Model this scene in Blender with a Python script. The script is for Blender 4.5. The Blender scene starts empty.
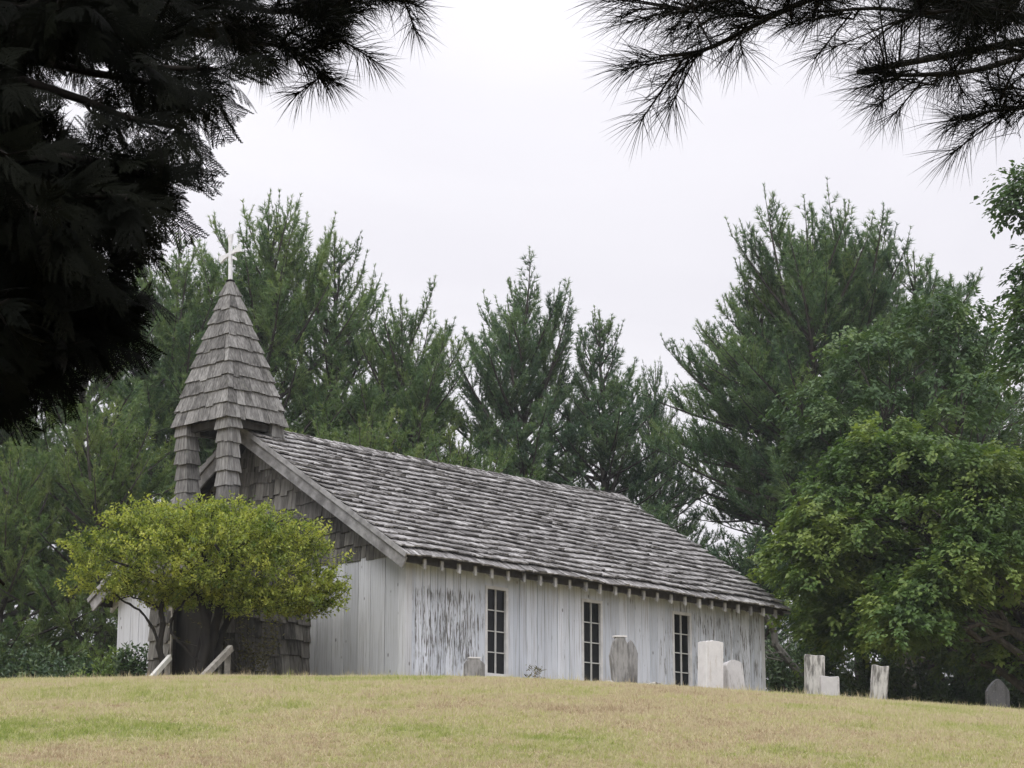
import bpy, math, random
import numpy as np
from mathutils import Matrix, Vector

# ------------------------------------------------------------------ camera, sky, sun, exposure
scene = bpy.context.scene
COL = scene.collection
F_PX, PITCH, EYE = 2201.8, math.radians(12.80), 1.6
cam_data = bpy.data.cameras.new('camera')
cam_data.sensor_width = 36.0
cam_data.lens = F_PX / 1024 * 36.0
cam_data.clip_start = 0.1
cam_data.clip_end = 6000
cam = bpy.data.objects.new('camera', cam_data)
COL.objects.link(cam)
cam.location = (0, 0, EYE)
cam.rotation_euler = (math.pi / 2 + PITCH, 0, 0)
scene.camera = cam

SUN_EL, SUN_AZ = math.radians(44), math.radians(196)      # azimuth clockwise from +Y
world = bpy.data.worlds.new('World')
scene.world = world
world.use_nodes = True
wn, wl = world.node_tree.nodes, world.node_tree.links
wn.clear()
w_out = wn.new('ShaderNodeOutputWorld')
w_bg = wn.new('ShaderNodeBackground')
w_bg.inputs['Strength'].default_value = 0.1
w_sky = wn.new('ShaderNodeTexSky')
w_sky.sky_type = 'NISHITA'
w_sky.sun_disc = False
w_sky.sun_elevation = SUN_EL
w_sky.sun_rotation = SUN_AZ
w_sky.dust_density = 3.0
w_hsv = wn.new('ShaderNodeHueSaturation')
w_hsv.inputs['Saturation'].default_value = 0.35
wl.new(w_sky.outputs[0], w_hsv.inputs['Color'])
w_tc = wn.new('ShaderNodeTexCoord')
w_map = wn.new('ShaderNodeMapping')
w_map.inputs['Scale'].default_value = (1.0, 1.0, 2.6)
wl.new(w_tc.outputs['Generated'], w_map.inputs['Vector'])
w_noise = wn.new('ShaderNodeTexNoise')
w_noise.inputs['Scale'].default_value = 3.2
w_noise.inputs['Detail'].default_value = 4.0
w_noise.inputs['Roughness'].default_value = 0.45
w_noise.inputs['Distortion'].default_value = 0.6
wl.new(w_map.outputs[0], w_noise.inputs['Vector'])
w_ramp = wn.new('ShaderNodeValToRGB')
w_ramp.color_ramp.elements[0].position = 0.35
w_ramp.color_ramp.elements[0].color = (0.800, 0.785, 0.845, 1)
w_ramp.color_ramp.elements[1].position = 0.72
w_ramp.color_ramp.elements[1].color = (0.925, 0.910, 0.955, 1)
wl.new(w_noise.outputs[0], w_ramp.inputs[0])
# an overcast sky is brighter overhead than near the horizon
w_sep = wn.new('ShaderNodeSeparateXYZ')
wl.new(w_tc.outputs['Generated'], w_sep.inputs[0])
w_grad = wn.new('ShaderNodeMapRange')
w_grad.inputs['From Min'].default_value = 0.0
w_grad.inputs['From Max'].default_value = 1.0
w_grad.inputs['To Min'].default_value = 9.3
w_grad.inputs['To Max'].default_value = 23.0
w_pow = wn.new('ShaderNodeMath')
w_pow.operation = 'POWER'
w_pow.inputs[1].default_value = 1.9
w_pow.use_clamp = True
wl.new(w_sep.outputs['Z'], w_pow.inputs[0])
wl.new(w_pow.outputs[0], w_grad.inputs['Value'])
w_mul = wn.new('ShaderNodeVectorMath')
w_mul.operation = 'SCALE'
wl.new(w_ramp.outputs[0], w_mul.inputs[0])
wl.new(w_grad.outputs[0], w_mul.inputs['Scale'])
w_mix = wn.new('ShaderNodeMix')
w_mix.data_type = 'RGBA'
w_mix.inputs['Factor'].default_value = 0.93               # cloud cover
wl.new(w_hsv.outputs[0], w_mix.inputs['A'])
wl.new(w_mul.outputs[0], w_mix.inputs['B'])
wl.new(w_mix.outputs['Result'], w_bg.inputs['Color'])
wl.new(w_bg.outputs[0], w_out.inputs['Surface'])

sun_data = bpy.data.lights.new('sun', 'SUN')
sun_data.energy = 1.5
sun_data.angle = math.radians(28)
sun_data.color = (1.0, 0.98, 0.95)
sun = bpy.data.objects.new('sun', sun_data)
COL.objects.link(sun)
sd = Vector((math.sin(SUN_AZ) * math.cos(SUN_EL), math.cos(SUN_AZ) * math.cos(SUN_EL), math.sin(SUN_EL)))
sun.rotation_euler = sd.to_track_quat('Z', 'Y').to_euler()
sun.location = (-10, -30, 60)

scene.view_settings.view_transform = 'Standard'
scene.view_settings.look = 'None'
scene.view_settings.exposure = 0.12
scene.view_settings.gamma = 1.0
scene.view_settings.use_curve_mapping = False
scene.render.engine = 'CYCLES'
scene.cycles.max_bounces = 6
scene.cycles.diffuse_bounces = 3
scene.cycles.transmission_bounces = 3
scene.cycles.use_denoising = True

# ------------------------------------------------------------------ helpers
RNG = np.random.default_rng(7)
random.seed(7)


def at(px, py, Y):
    """world point at depth Y seen in direction (px, py); used to lay the place out in metres"""
    xc, yc = (px - 512) / F_PX, (384 - py) / F_PX
    cp, sp = math.cos(PITCH), math.sin(PITCH)
    dy, dz = cp - yc * sp, sp + yc * cp
    return Vector((xc * Y / dy, Y, EYE + dz / dy * Y))


def unit(a):
    a = np.asarray(a, float)
    return a / np.maximum(np.linalg.norm(a, axis=-1, keepdims=True), 1e-9)


class Geo:
    """collects polygons with a per-vertex 'tone' value and links them as one mesh object"""
    def __init__(self):
        self.V, self.T, self.Q, self.R, self.tone, self.n = [], [], [], [], [], 0

    def add(self, V, F, tone=0.5):
        V = np.asarray(V, float).reshape(-1, 3)
        F = np.asarray(F, np.int64)
        (self.T if F.shape[1] == 3 else self.Q).append(F + self.n)
        self.V.append(V)
        t = np.asarray(tone, float)
        self.tone.append(np.full(len(V), float(t)) if t.ndim == 0 else t)
        self.n += len(V)

    def ngon(self, V, tone=0.5):
        V = np.asarray(V, float)
        self.R.append(list(range(self.n, self.n + len(V))))
        self.V.append(V)
        self.tone.append(np.full(len(V), tone))
        self.n += len(V)

    HEX = np.array([(0, 3, 2, 1), (4, 5, 6, 7), (0, 1, 5, 4), (1, 2, 6, 5), (2, 3, 7, 6), (3, 0, 4, 7)])

    def hexa(self, P, tone=0.5):
        self.add(P, self.HEX, tone)

    def box(self, a, b, tone=0.5):
        (x0, y0, z0), (x1, y1, z1) = a, b
        self.hexa([(x0, y0, z0), (x1, y0, z0), (x1, y1, z0), (x0, y1, z0),
                   (x0, y0, z1), (x1, y0, z1), (x1, y1, z1), (x0, y1, z1)], tone)

    def beam(self, p, q, w, h, up=(0, 0, 1), tone=0.5):
        p, q = np.array(p, float), np.array(q, float)
        d = unit(q - p)
        s = unit(np.cross(d, up))
        u = np.cross(s, d)
        s, u = s * w / 2, u * h / 2
        self.hexa([p - s - u, p + s - u, p + s + u, p - s + u, q - s - u, q + s - u, q + s + u, q - s + u], tone)

    def tube(self, pts, rad, n=6, tone=0.5, lump=0.0):
        pts = np.asarray(pts, float)
        m = len(pts)
        rad = np.broadcast_to(np.asarray(rad, float), (m,))
        d = unit(np.gradient(pts, axis=0))
        ref = np.array((0.31, 0.17, 0.93)) if abs(d[0][2]) < 0.9 else np.array((1.0, 0.2, 0.1))
        s = unit(np.cross(d, ref))
        u = np.cross(d, s)
        a = np.linspace(0, 2 * np.pi, n, endpoint=False)
        rr = rad[:, None] * np.ones((m, n))
        if lump:
            rr = rr * (1 + lump * RNG.uniform(-1, 1, (m, n)))
        V = pts[:, None] + rr[..., None] * (np.cos(a)[None, :, None] * s[:, None] + np.sin(a)[None, :, None] * u[:, None])
        i = np.arange(m - 1)[:, None] * n
        j = np.arange(n)[None]
        k = (j + 1) % n
        F = np.stack([i + j, i + k, i + n + k, i + n + j], -1).reshape(-1, 4)
        self.add(V.reshape(-1, 3), F, tone)
        self.ngon(V[-1], tone)
        self.ngon(V[0][::-1], tone)

    def build(self, name, mat, parent=None, smooth=False):
        me = bpy.data.meshes.new(name)
        V = np.concatenate(self.V)
        loops, totals = [], []
        for L, k in ((self.T, 3), (self.Q, 4)):
            if L:
                A = np.concatenate(L)
                loops.append(A.ravel())
                totals.append(np.full(len(A), k))
        for r in self.R:
            loops.append(np.array(r))
            totals.append(np.array([len(r)]))
        loops, totals = np.concatenate(loops), np.concatenate(totals)
        me.vertices.add(len(V))
        me.vertices.foreach_set('co', V.astype(np.float32).ravel())
        me.loops.add(len(loops))
        me.loops.foreach_set('vertex_index', loops.astype(np.int32))
        me.polygons.add(len(totals))
        starts = np.concatenate([[0], np.cumsum(totals)[:-1]])
        me.polygons.foreach_set('loop_start', starts.astype(np.int32))
        me.polygons.foreach_set('loop_total', totals.astype(np.int32))
        me.polygons.foreach_set('use_smooth', np.full(len(totals), smooth))
        at_ = me.attributes.new('tone', 'FLOAT', 'POINT')
        at_.data.foreach_set('value', np.concatenate(self.tone).astype(np.float32))
        me.update(calc_edges=True)
        me.materials.append(mat)
        o = bpy.data.objects.new(name, me)
        COL.objects.link(o)
        if parent is not None:
            o.parent = parent
        return o

    # --- vectorised foliage
    def needles(self, P, D, length, width, tone):
        P, D = np.asarray(P), unit(D)
        n = len(P)
        s = unit(np.cross(D, RNG.normal(size=(n, 3)))) * np.broadcast_to(width, n)[:, None] * 0.5
        V = np.stack([P - s, P + s, P + D * np.broadcast_to(length, n)[:, None]], 1).reshape(-1, 3)
        self.add(V, np.arange(3 * n).reshape(n, 3), np.repeat(np.broadcast_to(tone, n), 3))

    def leaves(self, P, D, N, length, width, tone, fold=0.18):
        """kite leaves, folded a little along the midrib: two triangles each"""
        P, D = np.asarray(P), unit(D)
        n = len(P)
        S = unit(np.cross(D, N))
        U = np.cross(S, D)
        ln = np.broadcast_to(length, n)[:, None]
        wd = np.broadcast_to(width, n)[:, None] * 0.5
        mid = P + D * ln * 0.42 + U * wd * fold * 2
        V = np.stack([P, mid + S * wd, P + D * ln, mid - S * wd], 1).reshape(-1, 3)
        b = np.arange(n)[:, None] * 4
        F = np.concatenate([b + np.array([[0, 1, 2]]), b + np.array([[0, 2, 3]])])
        self.add(V, F, np.repeat(np.broadcast_to(tone, n), 4))


def empty(name, loc=(0, 0, 0), rz=0.0, parent=None):
    o = bpy.data.objects.new(name, None)
    o.empty_display_size = 0.3
    COL.objects.link(o)
    o.location = loc
    o.rotation_euler = (0, 0, rz)
    if parent is not None:
        o.parent = parent
    return o


def tag(o, label=None, cat=None, group=None, kind=None):
    for k, v in (('label', label), ('category', cat), ('group', group), ('kind', kind)):
        if v:
            o[k] = v
    return o


def rand_dirs(n, z0=-1.0, z1=1.0):
    z = RNG.uniform(z0, z1, n)
    a = RNG.uniform(0, 2 * np.pi, n)
    r = np.sqrt(np.maximum(1 - z * z, 0))
    return np.stack([r * np.cos(a), r * np.sin(a), z], 1)


# ------------------------------------------------------------------ materials
def new_mat(name):
    m = bpy.data.materials.new(name)
    m.use_nodes = True
    nt = m.node_tree
    nt.nodes.clear()
    return m, nt.nodes, nt.links


def rgb(c):
    return (c[0], c[1], c[2], 1.0)


def ramp(nodes, stops):
    r = nodes.new('ShaderNodeValToRGB')
    e = r.color_ramp.elements
    while len(e) < len(stops):
        e.new(0.5)
    for el, (p, c) in zip(e, stops):
        el.position = p
        el.color = rgb(c)
    return r


def noise(nodes, links, vec, scale, detail=4.0, rough=0.55, mapscale=None, loc=None):
    if mapscale is not None or loc is not None:
        mp = nodes.new('ShaderNodeMapping')
        mp.inputs['Scale'].default_value = mapscale or (1, 1, 1)
        mp.inputs['Location'].default_value = loc or (0, 0, 0)
        links.new(vec, mp.inputs['Vector'])
        vec = mp.outputs[0]
    n = nodes.new('ShaderNodeTexNoise')
    n.inputs['Scale'].default_value = scale
    n.inputs['Detail'].default_value = detail
    n.inputs['Roughness'].default_value = rough
    links.new(vec, n.inputs['Vector'])
    return n.outputs['Fac']


def mixc(nodes, links, fac, a, b, blend='MIX'):
    m = nodes.new('ShaderNodeMix')
    m.data_type = 'RGBA'
    m.blend_type = blend
    for sock, v in (('Factor', fac), ('A', a), ('B', b)):
        if isinstance(v, (int, float)):
            m.inputs[sock].default_value = v
        elif isinstance(v, tuple):
            m.inputs[sock].default_value = rgb(v)
        else:
            links.new(v, m.inputs[sock])
    return m.outputs['Result']


def math_n(nodes, links, op, a, b=None):
    m = nodes.new('ShaderNodeMath')
    m.operation = op
    for i, v in enumerate((a, b)):
        if v is None:
            continue
        if isinstance(v, (int, float)):
            m.inputs[i].default_value = v
        else:
            links.new(v, m.inputs[i])
    return m.outputs[0]


def smooth_range(nodes, links, v, a, b, lo=0.0, hi=1.0):
    m = nodes.new('ShaderNodeMapRange')
    m.interpolation_type = 'SMOOTHSTEP'
    m.inputs['From Min'].default_value = a
    m.inputs['From Max'].default_value = b
    m.inputs['To Min'].default_value = lo
    m.inputs['To Max'].default_value = hi
    links.new(v, m.inputs['Value'])
    return m.outputs[0]


def principled(nodes, links, color, rough=0.8, bump=None, bump_d=0.004, spec=0.3):
    out = nodes.new('ShaderNodeOutputMaterial')
    p = nodes.new('ShaderNodeBsdfPrincipled')
    if isinstance(color, tuple):
        p.inputs['Base Color'].default_value = rgb(color)
    else:
        links.new(color, p.inputs['Base Color'])
    p.inputs['Roughness'].default_value = rough
    p.inputs['Specular IOR Level'].default_value = spec
    if bump is not None:
        b = nodes.new('ShaderNodeBump')
        b.inputs['Strength'].default_value = 0.6
        b.inputs['Distance'].default_value = bump_d
        links.new(bump, b.inputs['Height'])
        links.new(b.outputs[0], p.inputs['Normal'])
    links.new(p.outputs[0], out.inputs['Surface'])
    return p, out


def tone_attr(nodes):
    a = nodes.new('ShaderNodeAttribute')
    a.attribute_name = 'tone'
    return a.outputs['Fac']


def wood_mat(name, dark, mid, light, grain, rough=0.85, lichen=0.0):
    """weathered grey wood; grain = mapping scale (small along the grain)"""
    m, n, l = new_mat(name)
    tc = n.new('ShaderNodeTexCoord').outputs['Object']
    tone = tone_attr(n)
    shift = n.new('ShaderNodeVectorMath')
    shift.operation = 'MULTIPLY_ADD'
    cmb = n.new('ShaderNodeCombineXYZ')
    for s in ('X', 'Y', 'Z'):
        l.new(tone, cmb.inputs[s])
    l.new(cmb.outputs[0], shift.inputs[0])
    shift.inputs[1].default_value = (37, 53, 71)
    l.new(tc, shift.inputs[2])
    g = noise(n, l, shift.outputs[0], 1.0, 5, 0.6, grain)
    blot = noise(n, l, tc, 1.3, 4, 0.6)
    base = ramp(n, [(0.0, dark), (0.5, mid), (1.0, light)])
    v = math_n(n, l, 'MULTIPLY', g, 1.9)
    v2 = n.new('ShaderNodeMath')
    v2.operation = 'MULTIPLY_ADD'
    l.new(tone, v2.inputs[0])
    v2.inputs[1].default_value = 0.62
    l.new(math_n(n, l, 'SUBTRACT', v, 0.76), v2.inputs[2])
    v3 = math_n(n, l, 'ADD', v2.outputs[0], math_n(n, l, 'MULTIPLY', math_n(n, l, 'SUBTRACT', blot, 0.5), 0.55))
    l.new(v3, base.inputs[0])
    col = base.outputs[0]
    if lichen:
        lf = smooth_range(n, l, noise(n, l, tc, 7.0, 5, 0.7), 0.60, 0.72, 0, lichen)
        col = mixc(n, l, lf, col, (0.22, 0.24, 0.17))
    principled(n, l, col, rough, g, 0.006)
    return m


def foliage_mat(name, stops, trans=0.25, rough=0.55, spread=1.0, clump=0.9, spec=0.3):
    """leaves: hue from the per-leaf tone and a slow noise through the crown (age and vigour of shoots)"""
    m, n, l = new_mat(name)
    tc = n.new('ShaderNodeTexCoord').outputs['Object']
    info = n.new('ShaderNodeObjectInfo').outputs['Random']
    tone = tone_attr(n)
    cl = noise(n, l, tc, clump, 2, 0.5)
    v = math_n(n, l, 'ADD', math_n(n, l, 'MULTIPLY', tone, 0.65 * spread),
               math_n(n, l, 'MULTIPLY', math_n(n, l, 'SUBTRACT', cl, 0.35), 1.5))
    v = math_n(n, l, 'ADD', v, math_n(n, l, 'MULTIPLY', math_n(n, l, 'SUBTRACT', info, 0.5), 0.22))
    r = ramp(n, stops)
    l.new(v, r.inputs[0])
    out = n.new('ShaderNodeOutputMaterial')
    p = n.new('ShaderNodeBsdfPrincipled')
    l.new(r.outputs[0], p.inputs['Base Color'])
    p.inputs['Roughness'].default_value = rough
    p.inputs['Specular IOR Level'].default_value = spec
    t = n.new('ShaderNodeBsdfTranslucent')
    l.new(mixc(n, l, 1.0, r.outputs[0], (1.1, 1.15, 0.55), 'MULTIPLY'), t.inputs['Color'])
    mx = n.new('ShaderNodeMixShader')
    mx.inputs[0].default_value = trans
    l.new(p.outputs[0], mx.inputs[1])
    l.new(t.outputs[0], mx.inputs[2])
    l.new(mx.outputs[0], out.inputs['Surface'])
    return m


def bark_mat(name, a, b):
    m, n, l = new_mat(name)
    tc = n.new('ShaderNodeTexCoord').outputs['Object']
    g = noise(n, l, tc, 14.0, 5, 0.65, (1, 1, 0.25))
    r = ramp(n, [(0.3, a), (0.75, b)])
    l.new(g, r.inputs[0])
    principled(n, l, r.outputs[0], 0.9, g, 0.02)
    return m


M = {}
M['roof_shake'] = wood_mat('roof_shake', (0.06, 0.056, 0.054), (0.205, 0.197, 0.193), (0.53, 0.52, 0.515), (16, 2.5, 16), lichen=0.10)
M['spire_shake'] = wood_mat('spire_shake', (0.045, 0.043, 0.040), (0.150, 0.146, 0.140), (0.31, 0.305, 0.295), (26, 26, 1.6), lichen=0.35)
M['wall_shake'] = wood_mat('wall_shake', (0.036, 0.034, 0.030), (0.125, 0.118, 0.107), (0.25, 0.24, 0.22), (22, 22, 1.4), lichen=0.3)
M['trim'] = wood_mat('trim', (0.08, 0.078, 0.076), (0.20, 0.196, 0.195), (0.36, 0.355, 0.355), (5, 5, 5))
M['rafter'] = wood_mat('rafter', (0.16, 0.157, 0.155), (0.34, 0.337, 0.335), (0.54, 0.54, 0.54), (9, 9, 9))
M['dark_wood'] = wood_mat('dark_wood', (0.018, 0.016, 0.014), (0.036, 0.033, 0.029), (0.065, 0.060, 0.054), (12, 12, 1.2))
M['old_rail'] = wood_mat('old_rail', (0.14, 0.13, 0.115), (0.27, 0.255, 0.23), (0.42, 0.40, 0.37), (9, 9, 9))
M['pale_rail'] = wood_mat('pale_rail', (0.45, 0.44, 0.42), (0.66, 0.65, 0.62), (0.78, 0.77, 0.75), (9, 9, 9))  # paler copy of the rail wood, with the sunlight put into its colour


def painted_board_mat(name, side):
    m, n, l = new_mat(name)
    tc = n.new('ShaderNodeTexCoord').outputs['Object']
    tone = tone_attr(n)
    sep = n.new('ShaderNodeSeparateXYZ')
    l.new(tc, sep.inputs[0])
    # each board keeps its own weathering: shift the grain by its tone
    cmb = n.new('ShaderNodeCombineXYZ')
    l.new(math_n(n, l, 'MULTIPLY', tone, 31.0), cmb.inputs['Z'])
    vec = n.new('ShaderNodeVectorMath')
    vec.operation = 'ADD'
    l.new(tc, vec.inputs[0])
    l.new(cmb.outputs[0], vec.inputs[1])
    grain = noise(n, l, vec.outputs[0], 1.0, 5, 0.6, (42, 42, 1.1))
    streak = noise(n, l, vec.outputs[0], 1.0, 4, 0.65, (30, 30, 2.3))
    fine = noise(n, l, vec.outputs[0], 1.0, 5, 0.7, (60, 60, 7))
    cloud = noise(n, l, tc, 0.9, 3, 0.5)
    paint_v = math_n(n, l, 'ADD', math_n(n, l, 'MULTIPLY', tone, 0.5), math_n(n, l, 'MULTIPLY', cloud, 0.5))
    if side:
        paint = ramp(n, [(0.15, (0.475, 0.515, 0.59)), (0.85, (0.72, 0.755, 0.835))])
    else:
        paint = ramp(n, [(0.15, (0.43, 0.445, 0.475)), (0.85, (0.65, 0.665, 0.70))])
    l.new(paint_v, paint.inputs[0])
    wood = ramp(n, [(0.3, (0.07, 0.068, 0.066)), (0.7, (0.20, 0.195, 0.19))])
    l.new(grain, wood.inputs[0])
    # greyed grain lines showing through thin paint
    thin = smooth_range(n, l, grain, 0.47, 0.66, 0, 0.62)
    col = mixc(n, l, thin, paint.outputs[0], (0.30, 0.30, 0.305))
    if side:
        u, z = sep.outputs['X'], sep.outputs['Z']
        worn = math_n(n, l, 'MULTIPLY', smooth_range(n, l, u, 0.0, 0.25), smooth_range(n, l, u, 1.5, 2.3, 1, 0))
        worn = math_n(n, l, 'MULTIPLY', worn, smooth_range(n, l, z, 1.75, 2.0, 1, 0))
        worn = math_n(n, l, 'MULTIPLY', worn, smooth_range(n, l, z, 0.0, 1.2, 0.5, 1))
        far = smooth_range(n, l, u, 5.0, 8.5, 0.0, 0.75)
        worn = math_n(n, l, 'MAXIMUM', worn, far)
        wob = math_n(n, l, 'MULTIPLY', math_n(n, l, 'SUBTRACT', noise(n, l, tc, 1.7, 3, 0.6), 0.5), 0.22)
        thr = math_n(n, l, 'ADD', math_n(n, l, 'SUBTRACT', 0.625, math_n(n, l, 'MULTIPLY', worn, 0.140)), wob)
        mixv = math_n(n, l, 'ADD', math_n(n, l, 'MULTIPLY', streak, 0.75), math_n(n, l, 'MULTIPLY', fine, 0.25))
        peel = math_n(n, l, 'MULTIPLY', math_n(n, l, 'SUBTRACT', mixv, thr), 16.0)
        cl = n.new('ShaderNodeClamp')
        l.new(peel, cl.inputs[0])
        col = mixc(n, l, cl.outputs[0], col, wood.outputs[0])
    else:
        peel = smooth_range(n, l, streak, 0.60, 0.76, 0, 0.7)
        col = mixc(n, l, peel, col, (0.27, 0.265, 0.26))
    # knots and nail rust
    vor = n.new('ShaderNodeTexVoronoi')
    vor.inputs['Scale'].default_value = 1.0
    mp = n.new('ShaderNodeMapping')
    mp.inputs['Scale'].default_value = (4.5, 4.5, 2.2)
    l.new(tc, mp.inputs['Vector'])
    l.new(mp.outputs[0], vor.inputs['Vector'])
    knot = smooth_range(n, l, vor.outputs['Distance'], 0.05, 0.10, 0.75, 0)
    col = mixc(n, l, knot, col, (0.09, 0.085, 0.08))
    low = smooth_range(n, l, math_n(n, l, 'ADD', sep.outputs['Z'], math_n(n, l, 'MULTIPLY', grain, 0.5)), 0.25, 0.75, 0.30, 0)
    col = mixc(n, l, low, col, (0.30, 0.29, 0.24))        # splash-back dirt along the ground
    principled(n, l, col, 0.75, grain, 0.004)
    return m


M['side_board'] = painted_board_mat('side_board', True)
M['front_board'] = painted_board_mat('front_board', False)


def plain_mat(name, c, rough=0.6, spec=0.4, var=0.15, sc=6.0):
    m, n, l = new_mat(name)
    tc = n.new('ShaderNodeTexCoord').outputs['Object']
    g = noise(n, l, tc, sc, 4, 0.6)
    r = ramp(n, [(0.3, tuple(x * (1 - var) for x in c)), (0.7, tuple(min(1, x * (1 + var)) for x in c))])
    l.new(g, r.inputs[0])
    principled(n, l, r.outputs[0], rough, g, 0.003, spec)
    return m


M['white_trim'] = plain_mat('white_trim', (0.60, 0.60, 0.61), 0.6)
M['muntin'] = plain_mat('muntin', (0.50, 0.50, 0.49), 0.6)
M['cross_white'] = plain_mat('cross_white', (0.70, 0.71, 0.745), 0.55, 0.4, 0.12, 14)
M['glass'] = plain_mat('glass', (0.010, 0.011, 0.012), 0.2, 0.16, 0.3, 3)
M['black'] = plain_mat('black', (0.010, 0.009, 0.008), 0.9, 0.1)


def stone_mat(name, base, stain, amount):
    m, n, l = new_mat(name)
    tc = n.new('ShaderNodeTexCoord').outputs['Object']
    a = noise(n, l, tc, 6.0, 6, 0.65)
    r = ramp(n, [(0.3, tuple(x * 0.82 for x in base)), (0.7, base)])
    l.new(a, r.inputs[0])
    st = noise(n, l, tc, 1.0, 5, 0.65, (13, 13, 2.4))
    s = smooth_range(n, l, st, 0.62 - amount * 0.25, 0.72 - amount * 0.15, 0, 0.9)
    col = mixc(n, l, s, r.outputs[0], stain)
    sp = smooth_range(n, l, noise(n, l, tc, 38.0, 3, 0.6), 0.62, 0.70, 0, 0.6 * amount)
    col = mixc(n, l, sp, col, (0.36, 0.35, 0.29))
    principled(n, l, col, 0.85, a, 0.01)
    return m


M['stone_white'] = stone_mat('stone_white', (0.70, 0.69, 0.69), (0.52, 0.49, 0.46), 0.2)
M['stone_pale'] = stone_mat('stone_pale', (0.54, 0.53, 0.53), (0.26, 0.25, 0.23), 0.35)
M['stone_weathered'] = stone_mat('stone_weathered', (0.54, 0.53, 0.50), (0.10, 0.096, 0.088), 0.82)
M['stone_dark'] = stone_mat('stone_dark', (0.31, 0.305, 0.30), (0.13, 0.128, 0.124), 0.75)
M['stone_slate'] = stone_mat('stone_slate', (0.085, 0.085, 0.088), (0.04, 0.042, 0.04), 0.7)

M['bark_pine'] = bark_mat('bark_pine', (0.035, 0.030, 0.026), (0.11, 0.10, 0.09))
M['bark_grey'] = bark_mat('bark_grey', (0.035, 0.032, 0.027), (0.11, 0.10, 0.088))
M['bark_dark'] = bark_mat('bark_dark', (0.012, 0.011, 0.010), (0.040, 0.035, 0.030))
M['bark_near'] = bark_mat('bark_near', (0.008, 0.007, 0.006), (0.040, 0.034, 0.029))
M['dead_wood'] = bark_mat('dead_wood', (0.09, 0.085, 0.075), (0.22, 0.21, 0.19))

M['pine_green'] = foliage_mat('pine_green', [(0.10, (0.056, 0.106, 0.056)), (0.50, (0.122, 0.200, 0.094)), (0.95, (0.22, 0.30, 0.125))], 0.36, 0.5)
M['pine_blue'] = foliage_mat('pine_blue', [(0.10, (0.048, 0.092, 0.064)), (0.50, (0.098, 0.168, 0.104)), (0.95, (0.175, 0.255, 0.13))], 0.36, 0.5)
M['pine_lime'] = foliage_mat('pine_lime', [(0.10, (0.068, 0.122, 0.050)), (0.50, (0.130, 0.200, 0.075)), (0.95, (0.22, 0.28, 0.10))], 0.35, 0.5)
M['maple_leaf'] = foliage_mat('maple_leaf', [(0.10, (0.050, 0.096, 0.034)), (0.55, (0.120, 0.200, 0.062)), (0.95, (0.26, 0.33, 0.095))], 0.38, 0.45)
M['beech_leaf'] = foliage_mat('beech_leaf', [(0.10, (0.040, 0.080, 0.036)), (0.55, (0.086, 0.150, 0.062)), (0.95, (0.165, 0.235, 0.086))], 0.36, 0.45)
M['bush_leaf'] = foliage_mat('bush_leaf', [(0.05, (0.085, 0.145, 0.036)), (0.45, (0.27, 0.325, 0.075)), (0.95, (0.54, 0.56, 0.14))], 0.42, 0.5, 1.15, 2.2)
M['shrub_leaf'] = foliage_mat('shrub_leaf', [(0.10, (0.030, 0.060, 0.032)), (0.50, (0.065, 0.110, 0.052)), (0.95, (0.13, 0.18, 0.08))], 0.2, 0.4, 1.0, 2.0)
M['shrub_light'] = foliage_mat('shrub_light', [(0.10, (0.08, 0.13, 0.04)), (0.50, (0.15, 0.22, 0.06)), (0.95, (0.25, 0.31, 0.09))], 0.3, 0.5, 1.0, 2.0)
M['weed'] = foliage_mat('weed', [(0.10, (0.085, 0.080, 0.038)), (0.50, (0.15, 0.14, 0.07)), (0.95, (0.24, 0.22, 0.12))], 0.3, 0.6)
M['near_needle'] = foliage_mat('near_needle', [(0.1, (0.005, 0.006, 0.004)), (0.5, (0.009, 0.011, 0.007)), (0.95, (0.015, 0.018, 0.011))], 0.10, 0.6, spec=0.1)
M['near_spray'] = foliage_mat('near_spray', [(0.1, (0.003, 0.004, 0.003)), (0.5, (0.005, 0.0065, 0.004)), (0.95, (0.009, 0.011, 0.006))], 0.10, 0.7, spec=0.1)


def lawn_color(n, l):
    geo = n.new('ShaderNodeNewGeometry').outputs['Position']
    flat = n.new('ShaderNodeVectorMath')
    flat.operation = 'MULTIPLY'
    flat.inputs[1].default_value = (1, 1, 0)
    l.new(geo, flat.inputs[0])
    v = flat.outputs[0]
    big = noise(n, l, v, 0.30, 5, 0.65, (1, 0.8, 1), (3.1, 1.7, 0))
    mid = noise(n, l, v, 0.9, 4, 0.65, None, (7.7, 2.2, 0))
    lush = math_n(n, l, 'ADD', math_n(n, l, 'MULTIPLY', big, 1.15), math_n(n, l, 'SUBTRACT', math_n(n, l, 'MULTIPLY', mid, 0.75), 0.455))
    # the damp green hollow low on the left of the slope
    sepn = n.new('ShaderNodeSeparateXYZ')
    l.new(v, sepn.inputs[0])
    for cx, cy, rx, ry, amt in ((-4.4, 21.7, 1.9, 1.3, 0.42), (-1.1, 31.0, 1.8, 0.9, 0.08), (-0.5, 19.9, 1.6, 0.6, 0.09), (-5.5, 30.0, 3.5, 1.5, 0.05)):
        dx = math_n(n, l, 'DIVIDE', math_n(n, l, 'SUBTRACT', sepn.outputs['X'], cx), rx)
        dy = math_n(n, l, 'DIVIDE', math_n(n, l, 'SUBTRACT', sepn.outputs['Y'], cy), ry)
        dd = math_n(n, l, 'ADD', math_n(n, l, 'MULTIPLY', dx, dx), math_n(n, l, 'MULTIPLY', dy, dy))
        dd = math_n(n, l, 'ADD', dd, math_n(n, l, 'MULTIPLY', math_n(n, l, 'SUBTRACT', mid, 0.5), 4.5))
        lush = math_n(n, l, 'ADD', lush, smooth_range(n, l, dd, -0.2, 1.6, amt, 0))
    return lush


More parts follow.
